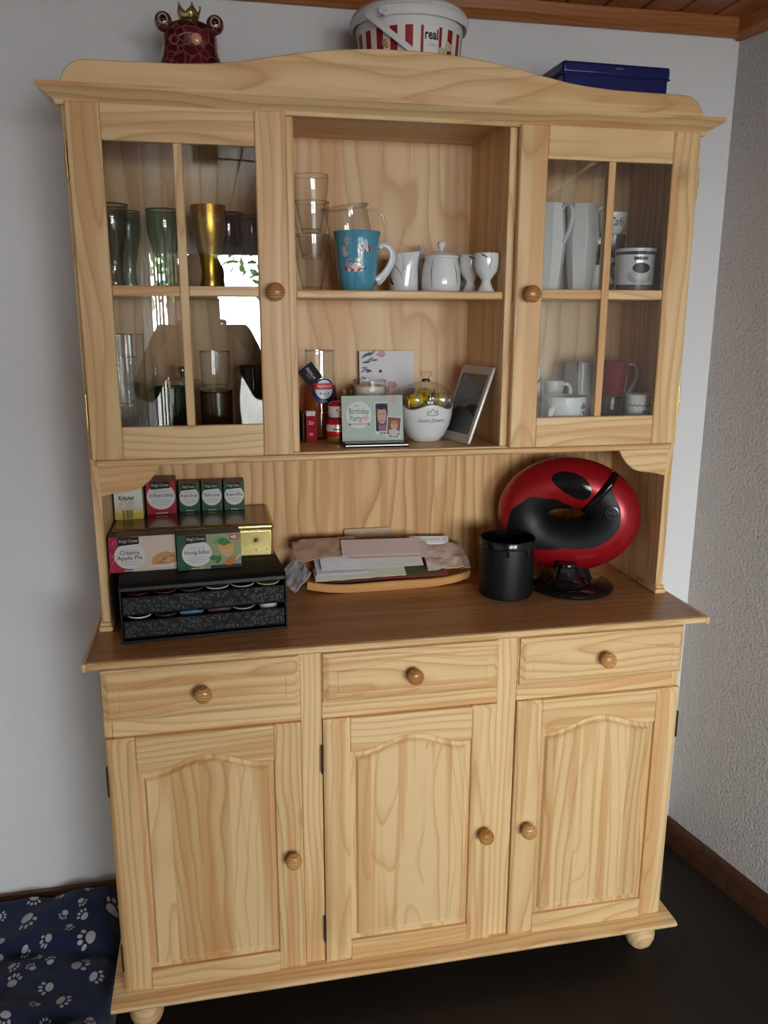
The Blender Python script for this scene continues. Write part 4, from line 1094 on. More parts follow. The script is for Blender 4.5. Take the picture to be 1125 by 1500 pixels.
def capsule(label, x, y, z, foil, body=(.015, .015, .015), up=True, rim=(.5, .5, .5), tilt=0.):
    o = T('coffee_capsule', label, 'capsule', cw(x, y, z), group='coffee capsules in the drawer box', rot=(tilt, 0, CR))
    b = [(0, 0), (.017, 0), (.0185, .003), (.0235, .036)]; l_ = [(.0256, .036), (.0260, .0375), (.0254, .0390)]; f = [(.0250, .0390), (.012, .0402), (0, .0405)]
    if not up:
        fl_ = lambda P: [(r, .0405-zz) for r, zz in P]; b, l_, f = fl_(b), fl_(l_), fl_(f)
    G().lathe(b+[l_[0]], n=28).build('cup', flat(body, .4), o)
    G().lathe(l_, n=28).build('rim', flat(rim, .3), o)
    G().lathe([l_[-1]]+f, n=28).build('foil_lid', flat(foil, .25, metal=.4), o)
xs = [-.1335, -.080, -.0265, .027, .0805, .134]
for x, c_, r_, l in zip(xs, [(.10, .008, .02), (.16, .01, .03), (.03, .05, .03), (.10, .12, .09), (.012, .014, .013), (.20, .20, .05)], [(.05, .01, .015), (.08, .02, .03), (.05, .07, .05), (.45, .45, .42), (.50, .50, .48), (.42, .42, .30)],
                        ['dark red capsule at the left end of the upper drawer', 'red capsule second from the left in the upper drawer', 'dark green capsule third from the left in the upper drawer', 'grey green capsule fourth from the left in the upper drawer', 'black white rimmed capsule fifth from the left in the upper drawer', 'olive yellow capsule at the right end of the upper drawer']):
    capsule(l, x, -.1135, .0640, c_, rim=r_, tilt=.10)
for x, c_, r_, up, l in [(xs[0], (.014, .016, .015), (.55, .55, .53), True, 'black white rimmed capsule at the left end of the lower drawer'), (xs[1], (.05, .02, .025), (.06, .03, .035), True, 'dark plum capsule second from the left in the lower drawer'), (xs[4], (.03, .03, .03), (.3, .3, .3), True, 'dark capsule fifth from the left in the lower drawer'), (xs[5], (.4, .4, .4), (.6, .6, .6), False, 'white capsule turned upside down at the right of the lower drawer')]:
    capsule(l, x, -.1135, .0142, c_, body=(.55, .55, .54) if not up else (.02, .02, .02), up=up, rim=r_, tilt=.08)
def sachet(label, x, z, c1):
    o = T('drink_sachet', label, 'sachet', cw(x, -.135, z), CR)
    g = G().lathe([(0, -.0245), (.003, -.0245), (.0065, -.020), (.0072, 0), (.0065, .020), (.003, .0245), (0, .0245)], n=14)
    g.fn(lambda a, b, c: (c, a*.9, .0075+b)).build('stick', flat(c1, .3, metal=.2), o)
    G().box(-.022, .022, -.0068, -.0064, .0075, .0090).build('print_band', flat([min(1, v*2+.05) for v in c1], .4), o)
sachet('blue drink sachet lying in the lower capsule drawer', xs[2]-.002,    .0440, (.03, .11, .20))
sachet('plum drink sachet lying beside the blue one', xs[3]+.002, .0440, (.045, .012, .025))

# gold tin chest on the capsule box
gt = T('gold_tin', 'large gold tin chest with star ornaments on the capsule box', 'tin', (-.4535, -.118, ZC+.1242))
G().box(-.173, .173, -.094, .094, 0, .066).build('tin_body', 'goldtin', gt, bevel=.006, seg=3)
MAT['goldlid_wood_reflection'] = flat((.20, .12, .05), .22, metal=.9)  # gold lid top tinted brown, the mirrored wood put into the colour
l_ = G().box(-.1755, .1755, -.0965, .0965, .062, .078).build('tin_lid', 'goldtin', gt, bevel=.007, seg=4)
G().box(-.168, .168, -.089, .089, .0778, .0785).build('lid_top_reflection', 'goldlid_wood_reflection', l_)
for i in range(8):
    a = PI*i/8+.1; L = .013 if i % 2 else .009
    G().tube([(.134-L*math.cos(a), -.0942, .040-L*math.sin(a)), (.134, -.0943, .040), (.134+L*math.cos(a), -.0942, .040+L*math.sin(a))], [.0002, .0007, .0002], 5).build('star_ray', flat((.10, .08, .03), .4, metal=.6), gt)
for x in (.134, .159): G().disc(x, .018, .0016, .0016, -.0943, 10).build('dot_ornament', flat((.10, .08, .03), .4, metal=.6), gt)

grn = (.020, .085, .042); rd = (.34, .014, .030)
def teabox(label, loc, rot, w_, d, h, col, title, wide=None, side=None):
    o = T('tea_box', label, 'tea box', loc, rot, 'cardboard tea boxes')
    G().box(-w_/2, w_/2, 0, d, 0, h).build('carton', flat(side or (.10, .05, .025), .35), o, bevel=.0006)
    G().rect(-w_/2+.0004, w_/2-.0004, .0006, h-.0006, -.0004).build('front_print', flat(col, .35), o)
    y = -.0007
    cx = 0 if not wide else -w_/2+w_*.305
    rx = min(w_*.475, h*.46) if not wide else h*.40
    cz = h*.56-.002 if not wide else h*.46
    if not wide: rx = w_*.475; rz = min(h*.38, rx*1.02)
    else: rz = rx*.92
    if wide:
        x0 = cx+rx*.15
        G().rect(x0, w_/2-.0005, .001, h-.001, y).build('picture_ground', flat((.60, .48, .38) if wide == 'pie' else (.26, .30, .16), .4), o)
    G().disc(cx, cz, rx, rz, y-.0003, 44).build('white_oval', flat((.60, .59, .58), .45), o)
    bw_ = rx*1.30; z0 = h-.001-h*.24
    b = G().poly([(cx-bw_/2-.002, y-.0006, z0), (cx+bw_/2, y-.0006, z0+h*.035), (cx+bw_/2, y-.0006, h-.0015), (cx-bw_/2-.002, y-.0006, h-.0015)]).build('brand_band', flat((.014, .010, .009), .4), o)
    text("King's Crown", h*.12, cx-.001, h-h*.125, y-.0008, fit=bw_*.90).build('lettering', flat((.62, .55, .48), .4), b)
    text('KRÄUTERTEE', h*.07, cx, cz+rz*.42, y-.0006, spacing=1.2, fit=rx*1.10).build('lettering', flat((.28, .25, .25), .5), o)
    rows = title.split('\n')
    for k, r_ in enumerate(rows):
        z = cz+rz*.10-k*h*.145+(len(rows)-1)*h*.05
        text(r_, h*.16, cx, z, y-.0006, bold=.00012, fit=min(rx*1.66, h*.088*len(r_))).build('lettering', flat((.07, .055, .06), .5), o)
    for k in range(3):
        L = rx*(.62, .70, .42)[k]; z = cz-rz*(.28+.18*k)-(h*.07 if len(rows) > 1 else 0)
        if k == 2 and len(rows) > 1: continue
        G().rect(cx-L, cx+L, z-h*.010, z+h*.010, y-.0006).build('fine_print_line', flat((.40, .37, .37), .5), o)
    G().rect(cx-rx*.42, cx+rx*.42, h*.035, h*.060, y-.0004).build('footer_print', flat((.50, .55, .48), .5), o)
    return o
ZT2 = ZC+.1242+.0787
yb_ = T('tea_box', 'yellow and white tea box at the left end of the upper row', 'tea box', (-.5965, -.123, ZT2), .02, 'cardboard tea boxes')
G().box(-.031, .031, 0, .085, 0, .098).build('carton', flat((.45, .40, .22), .45), yb_, bevel=.0006)
t = NT('yellow_print'); sx_ = t.n('ShaderNodeSeparateXYZ'); t.l(t.coord(), sx_.inputs[0])
MAT['ygrad'] = t.bsdf(t.ramp(t.math('MULTIPLY_ADD', sx_.outputs[2], 10.2, .5), [(0, (.50, .36, .02)), (.14, (.50, .36, .02)), (.32, (.58, .56, .45)), (.62, (.60, .60, .57)), (1, (.58, .50, .15))]), .45)
G().rect(-.0306, .0306, .0006, .0974, -.0004).build('front_print', 'ygrad', yb_)
text('Kräuter', .014, -.004, .0500, -.0008, bold=.0004, fit=.034).build('lettering', flat((.05, .04, .02), .5), yb_)
text('Mischung', .006, -.004, .0425, -.0008, fit=.026).build('lettering', flat((.25, .22, .12), .5), yb_)
g = G()
for a, b, c_, d in ((-.020, .013, .0255, .0262), (-.020, .013, .0388, .0395), (-.020, -.0195, .0255, .0395), (.0125, .013, .0255, .0395)): g.rect(a, b, c_, d, -.0008)
g.build('seal_frame', flat((.25, .24, .22), .5), yb_)
G().tube([(-.0145+.0038*math.cos(a*PI/6), -.0009, .0325+.0042*math.sin(a*PI/6)) for a in range(11)], .0004, 5).build('tree_mark', flat((.10, .10, .09), .5), yb_)
for z in (.0365, .0330, .0295): G().rect(-.007, .0105, z-.0007, z+.0007, -.0008).build('fine_print_line', flat((.30, .29, .27), .5), yb_)
x = -.014
while x < .009:
    w_ = random.choice((.0006, .0010, .0018)); G().rect(x, x+w_, .002, .023, -.0008).build('barcode_bar', flat((.10, .08, .03), .5), yb_); x += w_+random.choice((.0008, .0013, .002))
teabox('red strawberry cream tea box next to the yellow one', (-.5270, -.086, ZT2), .015, .067, .062, .080, rd, 'Erdbeer-Sahne')
teabox('green fennel tea box left of two identical green ones', (-.4640, -.070, ZT2), .01, .0475, .048, .069, grn, 'Fenchel')
teabox('green peppermint tea box between the two other green ones', (-.4120, -.071, ZT2), .01, .0475, .048, .069, grn, 'Pfefferminze')
teabox('green camomile tea box at the right end of the upper row', (-.3600, -.073, ZT2), .01, .0475, .048, .069, grn, 'Kamille')
ZT1 = ZC+.1245
pie = teabox('long apple pie tea box with red pattern on the left', (-.5590, -.272, ZT1), .05, .137, .046, .078, (.36, .02, .055), 'Creamy\nApple Pie', 'pie')
PX, PZ, y = .040, .028, -.0012
G().disc(PX, .012, .030, .0045, y, 30).build('plate_print', flat((.58, .58, .60), .4), pie)
G().poly([(PX-.024, y-.0002, .013), (PX-.020, y-.0002, .028), (PX-.008, y-.0002, .038), (PX+.010, y-.0002, .041), (PX+.026, y-.0002, .036), (PX+.026, y-.0002, .016), (PX+.005, y-.0002, .012)]).build('pie_print', flat((.52, .26, .10), .5), pie)
for i in range(9):
    x, z = PX+random.uniform(-.014, .022), random.uniform(.018, .036)
    G().poly([(u, y-.0004, v) for u, _, v in leaf(x-.005, z, .011, random.uniform(-.4, .9), .4)]).build('crust_print', flat((.34, .12, .04) if i % 2 else (.62, .36, .17), .5), pie)
for i in range(14):
    x, z = random.uniform(-.066, -.052), random.uniform(.004, .070)
    G().tube([(x+.004*math.cos(q*PI/4), -.0009, z+.004*math.sin(q*PI/4)) for q in range(6)], .0003, 4).build('scroll_print', flat((.55, .22, .26), .5), pie)
hon = teabox('long green honey sage tea box beside the apple pie one', (-.4210, -.282, ZT1), .06, .134, .048, .078, grn, 'Honig-Salbei', 'honey')
y = -.0012
G().poly([(.018, y, .050), (.026, y, .030), (.036, y, .024), (.048, y, .030), (.054, y, .052)]).build('tea_cup_print', flat((.52, .36, .16), .4), hon)
G().disc(.036, .049, .018, .0042, y-.0002, 24).build('tea_print', flat((.60, .30, .06), .4), hon)
for k, (x, z, L, a) in enumerate([(.002, .012, .026, .6), (.014, .010, .022, 1.2), (.006, .058, .030, .3), (.016, .062, .030, -.2), (.056, .012, .018, .9), (-.002, .024, .02, .1)]):
    G().poly([(u, y-.0003-.00005*k, v) for u, _, v in leaf(x, z, L, a, .55)]).build('leaf_print', flat((.06, .17, .04) if k % 2 else (.16, .30, .14), .5), hon)
G().disc(.044, .015, .012, .0075, y-.0006, 20, a=.5).build('honey_dipper_print', flat((.52, .16, .02), .4), hon)
G().poly([(.052, y-.0005, .019), (.066, y-.0005, .030), (.066, y-.0005, .025), (.055, y-.0005, .015)]).build('dipper_stick_print', flat((.66, .56, .44), .4), hon)
G().rect(.001, .066, .001, .008, y-.0004).build('dark_table_print', flat((.02, .02, .03), .4), hon)
nb = G().rect(.043, .062, .063, .0735, y-.0004).build('badge_print', flat((.42, .01, .015), .4), hon)
text('NEU', .009, .0525, .0682, y-.0007, bold=.0004, fit=.014).build('lettering', flat((.7, .65, .62), .4), nb)

# ================================================================== counter: tray of papers
tr = T('wooden_tray', 'low boat shaped wooden tray piled with papers', 'tray', (.006, -.0875, ZC), .03)
g = G(); N = 40; vs = []
for i in range(N+1):
    u = -1+2*i/N; hw = .054*(1-.25*abs(u)**6)+.004; zz = .003+.014*abs(u)**3; xx = u*.205
    for (yy, dz) in ((-hw, .022), (-hw+.010, .0), (hw-.010, .0), (hw, .022), (hw+.0045, .020), (hw-.008, -.0045), (-hw+.008, -.0045), (-hw-.0045, .020)):
        vs.append((xx, yy, max(zz, .0046)+dz*(1-.15*abs(u))))
fs = [(i*8+k, i*8+(k+1) % 8, i*8+8+(k+1) % 8, i*8+8+k) for i in range(N) for k in range(8)]+[tuple(range(8)), tuple(N*8+k for k in range(8))]
g.add(vs, fs).build('tray_shell', 'tray', tr)
def paper(name, label, cat, loc, rot, w_, d, th, col, crumple=0., mat=None, n=26, rough=.6, seed=0, parts=None):
    o = T(name, label, cat, loc, rot=rot)
    g = G(); nx, ny = n, max(6, int(n*d/w_)); W = nx+1; vs = []
    for top in (0, 1):
        for j in range(ny+1):
            for i in range(W):
                x, y_ = (i/nx-.5)*w_, (j/ny-.5)*d
                e = crumple*(noise.noise((x*28+seed, y_*28, seed*3.1))+.5*noise.noise((x*75, y_*75+seed, 2.)))
                ee = crumple*.5*noise.noise((x*30+9, y_*30, seed+5.))
                vs.append((x+ee, y_+ee*.6, e+top*th))
    nn = W*(ny+1); fs = []
    for j in range(ny):
        for i in range(nx):
            a = j*W+i; fs += [(a, a+W, a+W+1, a+1), (nn+a, nn+a+1, nn+a+W+1, nn+a+W)]
    for i in range(nx): fs += [(i, i+1, nn+i+1, nn+i), (ny*W+i+1, ny*W+i, nn+ny*W+i, nn+ny*W+i+1)]
    for j in range(ny): fs += [(j*W+W, j*W, nn+j*W, nn+j*W+W), (j*W+nx, j*W+W+nx, nn+j*W+W+nx, nn+j*W+nx)]
    g.add(vs, fs).build('sheet', mat or flat(col, rough), o, angle=60)
    return o
zt = ZC+.012
pb = (0, 0, 0)
TH = .52
def lay(name, label, cat, x, v, n_, rz, w_, d, th, col, cr=0., seed=0):
    """one sheet of the leaning pile: x along the tray, v up the slope, n_ height above the bottom sheet"""
    c, s_ = math.cos(TH), math.sin(TH)
    return paper(name, label, cat, (.004+x, -.098+v*c-n_*s_, ZC+.0285+v*s_+n_*c), (TH, 0, rz+.02), w_, d, th, col, cr, seed=seed)
lay('red_folder', 'thin red folder at the very bottom of the pile', 'folder', -.070, 0, 0, 0, .215, .058, .0025, (.25, .025, .03), 0, 2)
lay('magazine', 'dark red and brown magazine in the middle of the pile', 'magazine', -.055, .002, .0040, .01, .220, .058, .006, (.20, .07, .065), .0004, 3)
lay('red_sheet', 'thin dark red sheet below the green folder', 'sheet', .060, .002, .0125, -.02, .180, .056, .0020, (.30, .05, .05), .0003, 8)
lay('green_folder', 'dark green folder sticking out at the right of the pile', 'folder', .056, .006, .0162, -.03, .170, .056, .0025, (.075, .085, .035), .0003, 7)
lay('brochure', 'pale crumpled brochure at the front bottom of the paper pile', 'brochure', -.070, -.010, .0235, .03, .225, .040, .0035, (.60, .58, .44), .0018, 1)
lay('letter_bundle', 'lilac white bundle of letters at the left of the pile', 'letters', -.115, .006, .0325, .01, .130, .058, .0085, (.52, .48, .54), .0015, 4)
lay('letter_sheet', 'white letter sheet peeking out under the envelopes', 'letter', -.010, .006, .0455, -.01, .190, .050, .0012, (.66, .63, .62), .0008, 22)
lay('receipts', 'loose white receipts poking out left of the envelopes', 'receipts', -.120, .002, .0500, .02, .095, .046, .0015, (.70, .69, .72), .0010, 21)
lay('paper_bag', 'brown crumpled paper bag at the left back of the pile', 'paper bag', -.150, .036, .0640, .05, .160, .066, .004, (.42, .27, .19), .0070, 5)
lay('plastic_bag', 'brownish see-through bag at the right end of the tray', 'bag', .150, .016, .0340, .03, .110, .082, .004, (.52, .39, .31), .0085, 9)
lay('envelope', 'second pinkish envelope just below the top one', 'envelope', -.002, .012, .0735, -.10, .195, .054, .0025, (.55, .43, .40), .0006, 11)
lay('envelope', 'pinkish brown envelope lying on top of the pile', 'envelope', -.020, .018, .0785, -.085, .190, .054, .0025, (.62, .49, .46), .0006, 10)
paper('carrier_bag', 'crumpled grey carrier bag hanging over the left tray end', 'bag', (-.222, -.104, ZC+.042), (.45, -.75, .15), .060, .070, .004, (.36, .33, .33), .007, seed=6)
paper('flyer', 'brown flyer standing at the back of the paper pile', 'flyer', (-.030, -.028, ZC+.100), (1.42, 0, .0), .120, .060, .0015, (.50, .36, .24), .0012, seed=12)
rm = T('white_remote', 'slim white remote control with a row of grey buttons', 'remote control', (.122, -.050, ZC+.094), rot=(.75, .04, -.05))
G().box(-.052, .052, -.012, .012, 0, .010).build('remote_body', flat((.70, .69, .68), .35), rm, bevel=.003, seg=3)
for i in range(9): G().ell((-.040+.008*i, 0, .0102), .0022, .0022, .0008, 10, 6).build('button', flat((.40, .39, .38), .4), rm)
G().ell((.042, 0, .0102), .0048, .0048, .0012, 14, 6).build('dial', flat((.55, .54, .52), .3), rm)

# ================================================================== counter: canister and coffee machine
ca = T('black_canister', 'matt black open canister left of the coffee machine', 'canister', (.276, -.212, ZC))
G().lathe([(0, 0), (.060, 0), (.0635, .003), (.0645, .012), (.0645, .118), (.0640, .122)], n=56).build('canister_body', 'black', ca)
G().lathe([(.0640, .122), (.0665, .124), (.0668, .140), (.0655, .142), (.0630, .141), (.0620, .120), (.0600, .030), (0, .028)], n=56).build('canister_rim', 'gloss_black', ca)
for a in (-1.9, -1.1):
    G().box(-.004, .004, -.0685, -.064, .108, .128).xf(Matrix.Rotation(a+PI/2, 4, 'Z')).build('clip', 'gloss_black', ca, bevel=.001)

cm = T('coffee_machine', 'red and black ring shaped capsule coffee machine', 'coffee machine', (.450, -.160, ZC), -.44)
CZ, A_, B_ = .178, .108, .0770
def phb(d):
    """where black ends and red begins across the tube, by ring angle in degrees (0 = right, 90 = top)"""
    keys = [(-128, -.30), (-90, .05), (-45, -.10), (0, -.25), (30, -.35), (52, -.55)] if -128 <= d <= 52 else [(52, 1.45), (65, 1.20), (90, .80), (120, .36), (150, -.12), (180, -.50), (205, -.85), (232, -1.15)]
    for (a, p), (b, q) in zip(keys, keys[1:]):
        if a <= d <= b:
            u = (d-a)/(b-a); u = u*u*(3-2*u); return p+(q-p)*u
    return keys[-1][1]
def ringpt(d, ph, grow=0.):
    """point on the fat ring; ph = 0 faces the room, +pi/2 the hole, -pi/2 the outside"""
    a = math.radians(d); c, s = math.cos(a), math.sin(a)
    rt = .0640*c*c+.0640*s*s+grow
    off = -rt*math.sin(ph)
    ryd = .056+grow
    tx = -.004*1 if False else 0
    return (A_*c+off*c, -ryd*math.cos(ph), CZ+B_*s+off*s)
def shellpart(d0, d1, p0, p1, nd_, np_, grow=lambda d: 0.):
    g = G(); vs = []
    for i in range(nd_+1):
        d = d0+(d1-d0)*i/nd_
        a, b = p0(d), p1(d)
        for k in range(np_+1): vs.append(ringpt(d, a+(b-a)*k/np_, grow(d)))
    W = np_+1
    return g.add(vs, [(i*W+k, i*W+k+1, (i+1)*W+k+1, (i+1)*W+k) for i in range(nd_) for k in range(np_)])
gr1 = lambda d: .0035*math.sin(PI*min(1, max(0, (d+128)/180)))
gr2 = lambda d: 0
G_ = shellpart(-128, 52, lambda d: phb(d)-2*PI+(PI+.9-(-phb(d))*0), lambda d: phb(d), 70, 26, gr1)
shellpart(-128, 52, lambda d: -PI-.2, lambda d: phb(d), 70, 28, gr1).build('red_shell', 'red_shell', cm)
shellpart(-128, 52, lambda d: phb(d), lambda d: PI-.2, 70, 28, lambda d: gr1(d)-.0008).build('black_inlay', 'black', cm)
shellpart(52, 232, lambda d: -PI-.2, lambda d: phb(d), 70, 28).build('red_shell', 'red_shell', cm)
shellpart(52, 232, lambda d: phb(d), lambda d: PI-.2, 70, 28, lambda d: -.0008).build('black_inlay', 'black', cm)
for d in (52, 232):
    P = [ringpt(d, 2*PI*k/32, -.002) for k in range(32)]
    c = [sum(p[i] for p in P)/32 for i in range(3)]
    G().add(P+[c], [(k, (k+1) % 32, 32) for k in range(32)]).build('end_cap', 'gloss_black', cm)
# notch lever at the top right, control oval and badge
g = G().tube([ringpt(50, -1.25, .002), ringpt(49, -.6, .004), ringpt(48, .1, .004), ringpt(47, .7, .003)], [.006, .008, .008, .006], 10)
g.build('lever', 'gloss_black', cm)
g = G(); vs = [ringpt(84, .02, .0015)]; n = 36
for k in range(3):
    f = (k+1)/3
    for i in range(n):
        q = 2*PI*i/n; vs.append(ringpt(84-24*f*math.cos(q)-5*f*math.sin(q), -.10+.50*f*math.sin(q)+.10*f*math.cos(q)*1.5, .0015 if k < 2 else .0004))
fs = [(0, 1+i, 1+(i+1) % n) for i in range(n)]
for k in range(2): fs += [(1+k*n+i, 1+k*n+(i+1) % n, 1+(k+1)*n+(i+1) % n, 1+(k+1)*n+i) for i in range(n)]
G().add(vs, fs).build('control_oval', 'gloss_black', cm)
b0 = Vector(ringpt(16, .0, .0045)); nrm = (b0-Vector((A_*math.cos(math.radians(16)), 0, CZ+B_*math.sin(math.radians(16))))).normalized()
Mb = Matrix.Translation(b0) @ nrm.to_track_quat('Z', 'Y').to_matrix().to_4x4()
bd = G().tube([(.0140*math.cos(k*PI/12), .0140*math.sin(k*PI/12), 0) for k in range(24)], .0008, 6, closed=True).xf(Mb).build('badge_ring', flat((.30, .30, .30), .2, metal=.8), cm)
g = text('NDG', .010, 0, 0, 0, fit=.018).fn(lambda x, y, z: (x, z, .0003)).xf(Mb); g.build('lettering', flat((.30, .30, .30), .2, metal=.8), bd)
# base, neck and drip stand
G().lathe([(0, 0), (.100, 0), (.104, .004), (.104, .009), (.098, .014), (.060, .019), (.030, .021), (0, .021)], (.016, -.034, 0), 56).build('base_disc', 'gloss_black', cm)
G().tube([(.020, -.01, .012), (.018, -.005, .035), (.012, 0, .060)], [.050, .042, .040], 20).build('support_neck', 'gloss_black', cm)
ds = G().lathe([(.050, .019), (.052, .024), (.046, .030), (.032, .034), (.0285, .040), (.0245, .052), (.0225, .062), (.0235, .068), (.0220, .0715), (0, .0715)], (.006, -.066, 0), 40).build('drip_stand', 'gloss_black', cm)
G().box(-.010, .022, -.0915, -.0870, .050, .064).build('stand_front', 'black', ds, bevel=.002)

# ================================================================== dog cushion on the floor
cu = T('dog_cushion', 'navy blue dog cushion with white paw prints beside the sideboard', 'dog bed', (-.965, -.42, 0))
def ch_(x, y_):
    """height of the cushion top; x -.30...29, y -.40..+.395"""
    ex = max(0, 1-(min(x+.33, .287-x)/.05)) if min(x+.33, .287-x) < .05 else 0
    ey = max(0, 1-(min(y_+.42, .395-y_)/.04)) if min(y_+.42, .395-y_) < .04 else 0
    e = min(1, math.hypot(ex, ey))
    h = .088+.030*max(0, min(1, (y_-.20)/.16))
    h += .026*noise.noise((x*5.5+3, y_*6.5, .3))+.015*noise.noise((x*15, y_*17, 1.7))
    h += -.016*math.exp(-((y_-.225+.18*x)/.022)**2)-.012*math.exp(-((y_+.06-.25*x)/.020)**2)-.010*math.exp(-((y_+.25+.1*x)/.02)**2)
    return max(.012, h*math.sqrt(max(0, 1-e*e)) if e < 1 else .012)
g = G(); nx, ny = 110, 130; W = nx+1
vs = [(-.33+.617*i/nx, -.42+.815*j/ny, 0) for j in range(ny+1) for i in range(W)]
vs = [(x, y_, ch_(x, y_)) for x, y_, z in vs]
nn = len(vs); vs += [(x, y_, 0.001) for x, y_, z in vs]
fs = []
for j in range(ny):
    for i in range(nx):
        a = j*W+i; fs += [(a, a+1, a+W+1, a+W), (nn+a, nn+a+W, nn+a+W+1, nn+a+1)]
for i in range(nx): fs += [(i+1, i, nn+i, nn+i+1), (ny*W+i, ny*W+i+1, nn+ny*W+i+1, nn+ny*W+i)]
for j in range(ny): fs += [(j*W, j*W+W, nn+j*W+W, nn+j*W), (j*W+W+nx, j*W+nx, nn+j*W+nx, nn+j*W+W+nx)]
t = NT('navy_fabric'); co = t.coord()
w1 = t.noise(co, 700, 2); w2 = t.noise(co, 8, 2)
MAT['navy'] = t.bsdf(t.mix(w2, (.008, .012, .040, 1), (.014, .022, .070, 1)), .85, spec=.2, sheen=.15, bump=(w1, .2, .001))
g.add(vs, fs).build('cushion', 'navy', cu, angle=70)
pw = flat((.42, .43, .45), .8, spec=.2)
def paw(x, y_, s_, a):
    g = G()
    def el(cx, cy, rx, ry, rot):
        n = 16; ring = []
        for k in range(2):
            f = (k+1)/2
            for i in range(n):
                q = 2*PI*i/n; u, v = rx*f*math.cos(q), ry*f*math.sin(q)
                u, v = u*math.cos(rot)-v*math.sin(rot)+cx, u*math.sin(rot)+v*math.cos(rot)+cy
                ring.append((u, v))
        P = [(cx, cy)]+ring
        W_ = []
        for u, v in P:
            X, Y = x+s_*(u*math.cos(a)-v*math.sin(a)), y_+s_*(u*math.sin(a)+v*math.cos(a))
            W_.append((X, Y, ch_(X, Y)+.0012))
        g.add(W_, [(0, 1+i, 1+(i+1) % n) for i in range(n)]+[(1+i, 1+(i+1) % n, 1+n+(i+1) % n, 1+n+i) for i in range(n)])
    el(0, 0, .55, .45, 0)
    for cx, cy, r_ in ((-.62, .62, .5), (-.22, .95, .15), (.24, .95, -.15), (.64, .62, -.5)): el(cx, cy, .17, .25, r_)
    g.build('paw_print', pw, cu)
pl = []
tries = 0
while len(pl) < 120 and tries < 9000:
    tries += 1
    x, y_ = random.uniform(-.28, .26), random.uniform(-.36, .365)
    s_ = random.choice((.014, .017, .020, .026))
    if all(math.hypot(x-a, y_-b) > (s_+c)*1.18 for a, b, c in pl):
        pl.append((x, y_, s_)); paw(x, y_, s_, random.uniform(0, 2*PI))
g = G().box(.262, .286, -.335, -.300, .030, .034); g.build('care_label', flat((.22, .38, .06), .6), cu)
G().box(.266, .288, -.302, -.280, .028, .032).build('care_label', flat((.55, .58, .58), .6), cu)

# ================================================================== behind the camera: what the door glass mirrors
person = T('person', 'person in a dark jumper standing and holding up a phone', 'person', (-.43, -2.47, 0))
J = {'pelvis': (0, 0, .96, .150), 'belly': (0, 0, 1.12, .150), 'chest': (0, .01, 1.34, .165), 'neck0': (0, 0, 1.50, .085), 'neck': (0, .01, 1.565, .062), 'jaw': (0, .035, 1.63, .075), 'head': (0, .02, 1.71, .092), 'crown': (0, .01, 1.775, .070)}
for s, n_ in ((-1, 'l'), (1, 'r')):
    J['sh'+n_] = (s*.175, 0, 1.45, .085); J['el'+n_] = (s*.27, .10, 1.20, .058); J['wr'+n_] = (s*.125, .335, 1.43, .034); J['pa'+n_] = (s*.085, .385, 1.49, .034)
    J['hip'+n_] = (s*.10, 0, .90, .110); J['kn'+n_] = (s*.12, .02, .50, .070); J['an'+n_] = (s*.13, -.02, .10, .045); J['to'+n_] = (s*.14, .14, .045, .042)
E_ = [('pelvis', 'belly'), ('belly', 'chest'), ('chest', 'neck0'), ('neck0', 'neck'), ('neck', 'jaw'), ('jaw', 'head'), ('head', 'crown')]
for n_ in 'lr': E_ += [('chest', 'sh'+n_), ('sh'+n_, 'el'+n_), ('el'+n_, 'wr'+n_), ('wr'+n_, 'pa'+n_), ('pelvis', 'hip'+n_), ('hip'+n_, 'kn'+n_), ('kn'+n_, 'an'+n_), ('an'+n_, 'to'+n_)]
ks = list(J); me = bpy.data.meshes.new('skeleton')
me.from_pydata([J[k][:3] for k in ks], [(ks.index(a), ks.index(b)) for a, b in E_], [])
ob = bpy.data.objects.new('skeleton', me); COL.objects.link(ob)
md = ob.modifiers.new('skin', 'SKIN')
for i, k in enumerate(ks):
    sv_ = me.skin_vertices[0].data[i]; r = J[k][3]
    sv_.radius = (r, r*.72) if k in ('pelvis', 'belly', 'chest') else (r, r); sv_.use_root = (k == 'pelvis')
md2 = ob.modifiers.new('sub', 'SUBSURF'); md2.levels = 2; md2.render_levels = 2
dg = bpy.context.evaluated_depsgraph_get(); ev = ob.evaluated_get(dg)
bm_ = bpy.data.meshes.new_from_object(ev)
g = G(); g.add([v.co[:] for v in bm_.vertices], [tuple(p.vertices) for p in bm_.polygons])
bpy.data.objects.remove(ob)
# five bent fingers on each hand close on the phone edges
for s in (-1, 1):
    for k, (dz, L) in enumerate(((.030, .062), (.012, .070), (-.006, .066), (-.023, .052))):
        g.tube([(s*.090, .395, 1.50+dz), (s*.086, .395+L*.45, 1.505+dz), (s*.066, .395+L*.72, 1.508+dz), (s*.048, .400+L*.62, 1.508+dz)], [.0095, .009, .0085, .007], 8)
    g.tube([(s*.080, .372, 1.480), (s*.066, .380, 1.512), (s*.048, .402, 1.535)], [.011, .010, .008], 8)
for i in range(len(g.f)):
    P = [g.v[k] for k in g.f[i]]; cy_ = sum(p[1] for p in P)/len(P); cz = sum(p[2] for p in P)/len(P)
    g.mi[i] = 1 if cz > 1.545 or (cy_ > .325 and cz > 1.36) else (2 if cz < .94 else 0)
body = g.build('body', [flat((.022, .016, .018), .85), flat((.50, .30, .22), .55), flat((.02, .02, .03), .8)], person, angle=180)
g = G().ell((0, -.008, 1.735), .104, .112, .095, 24, 16)
g.fn(lambda x, y_, z: (x, y_ if y_ < .06 else .06+(y_-.06)*.3, z if z > 1.66 else 1.66-(1.66-z)*.4)).build('hair', flat((.02, .014, .010), .7), person)
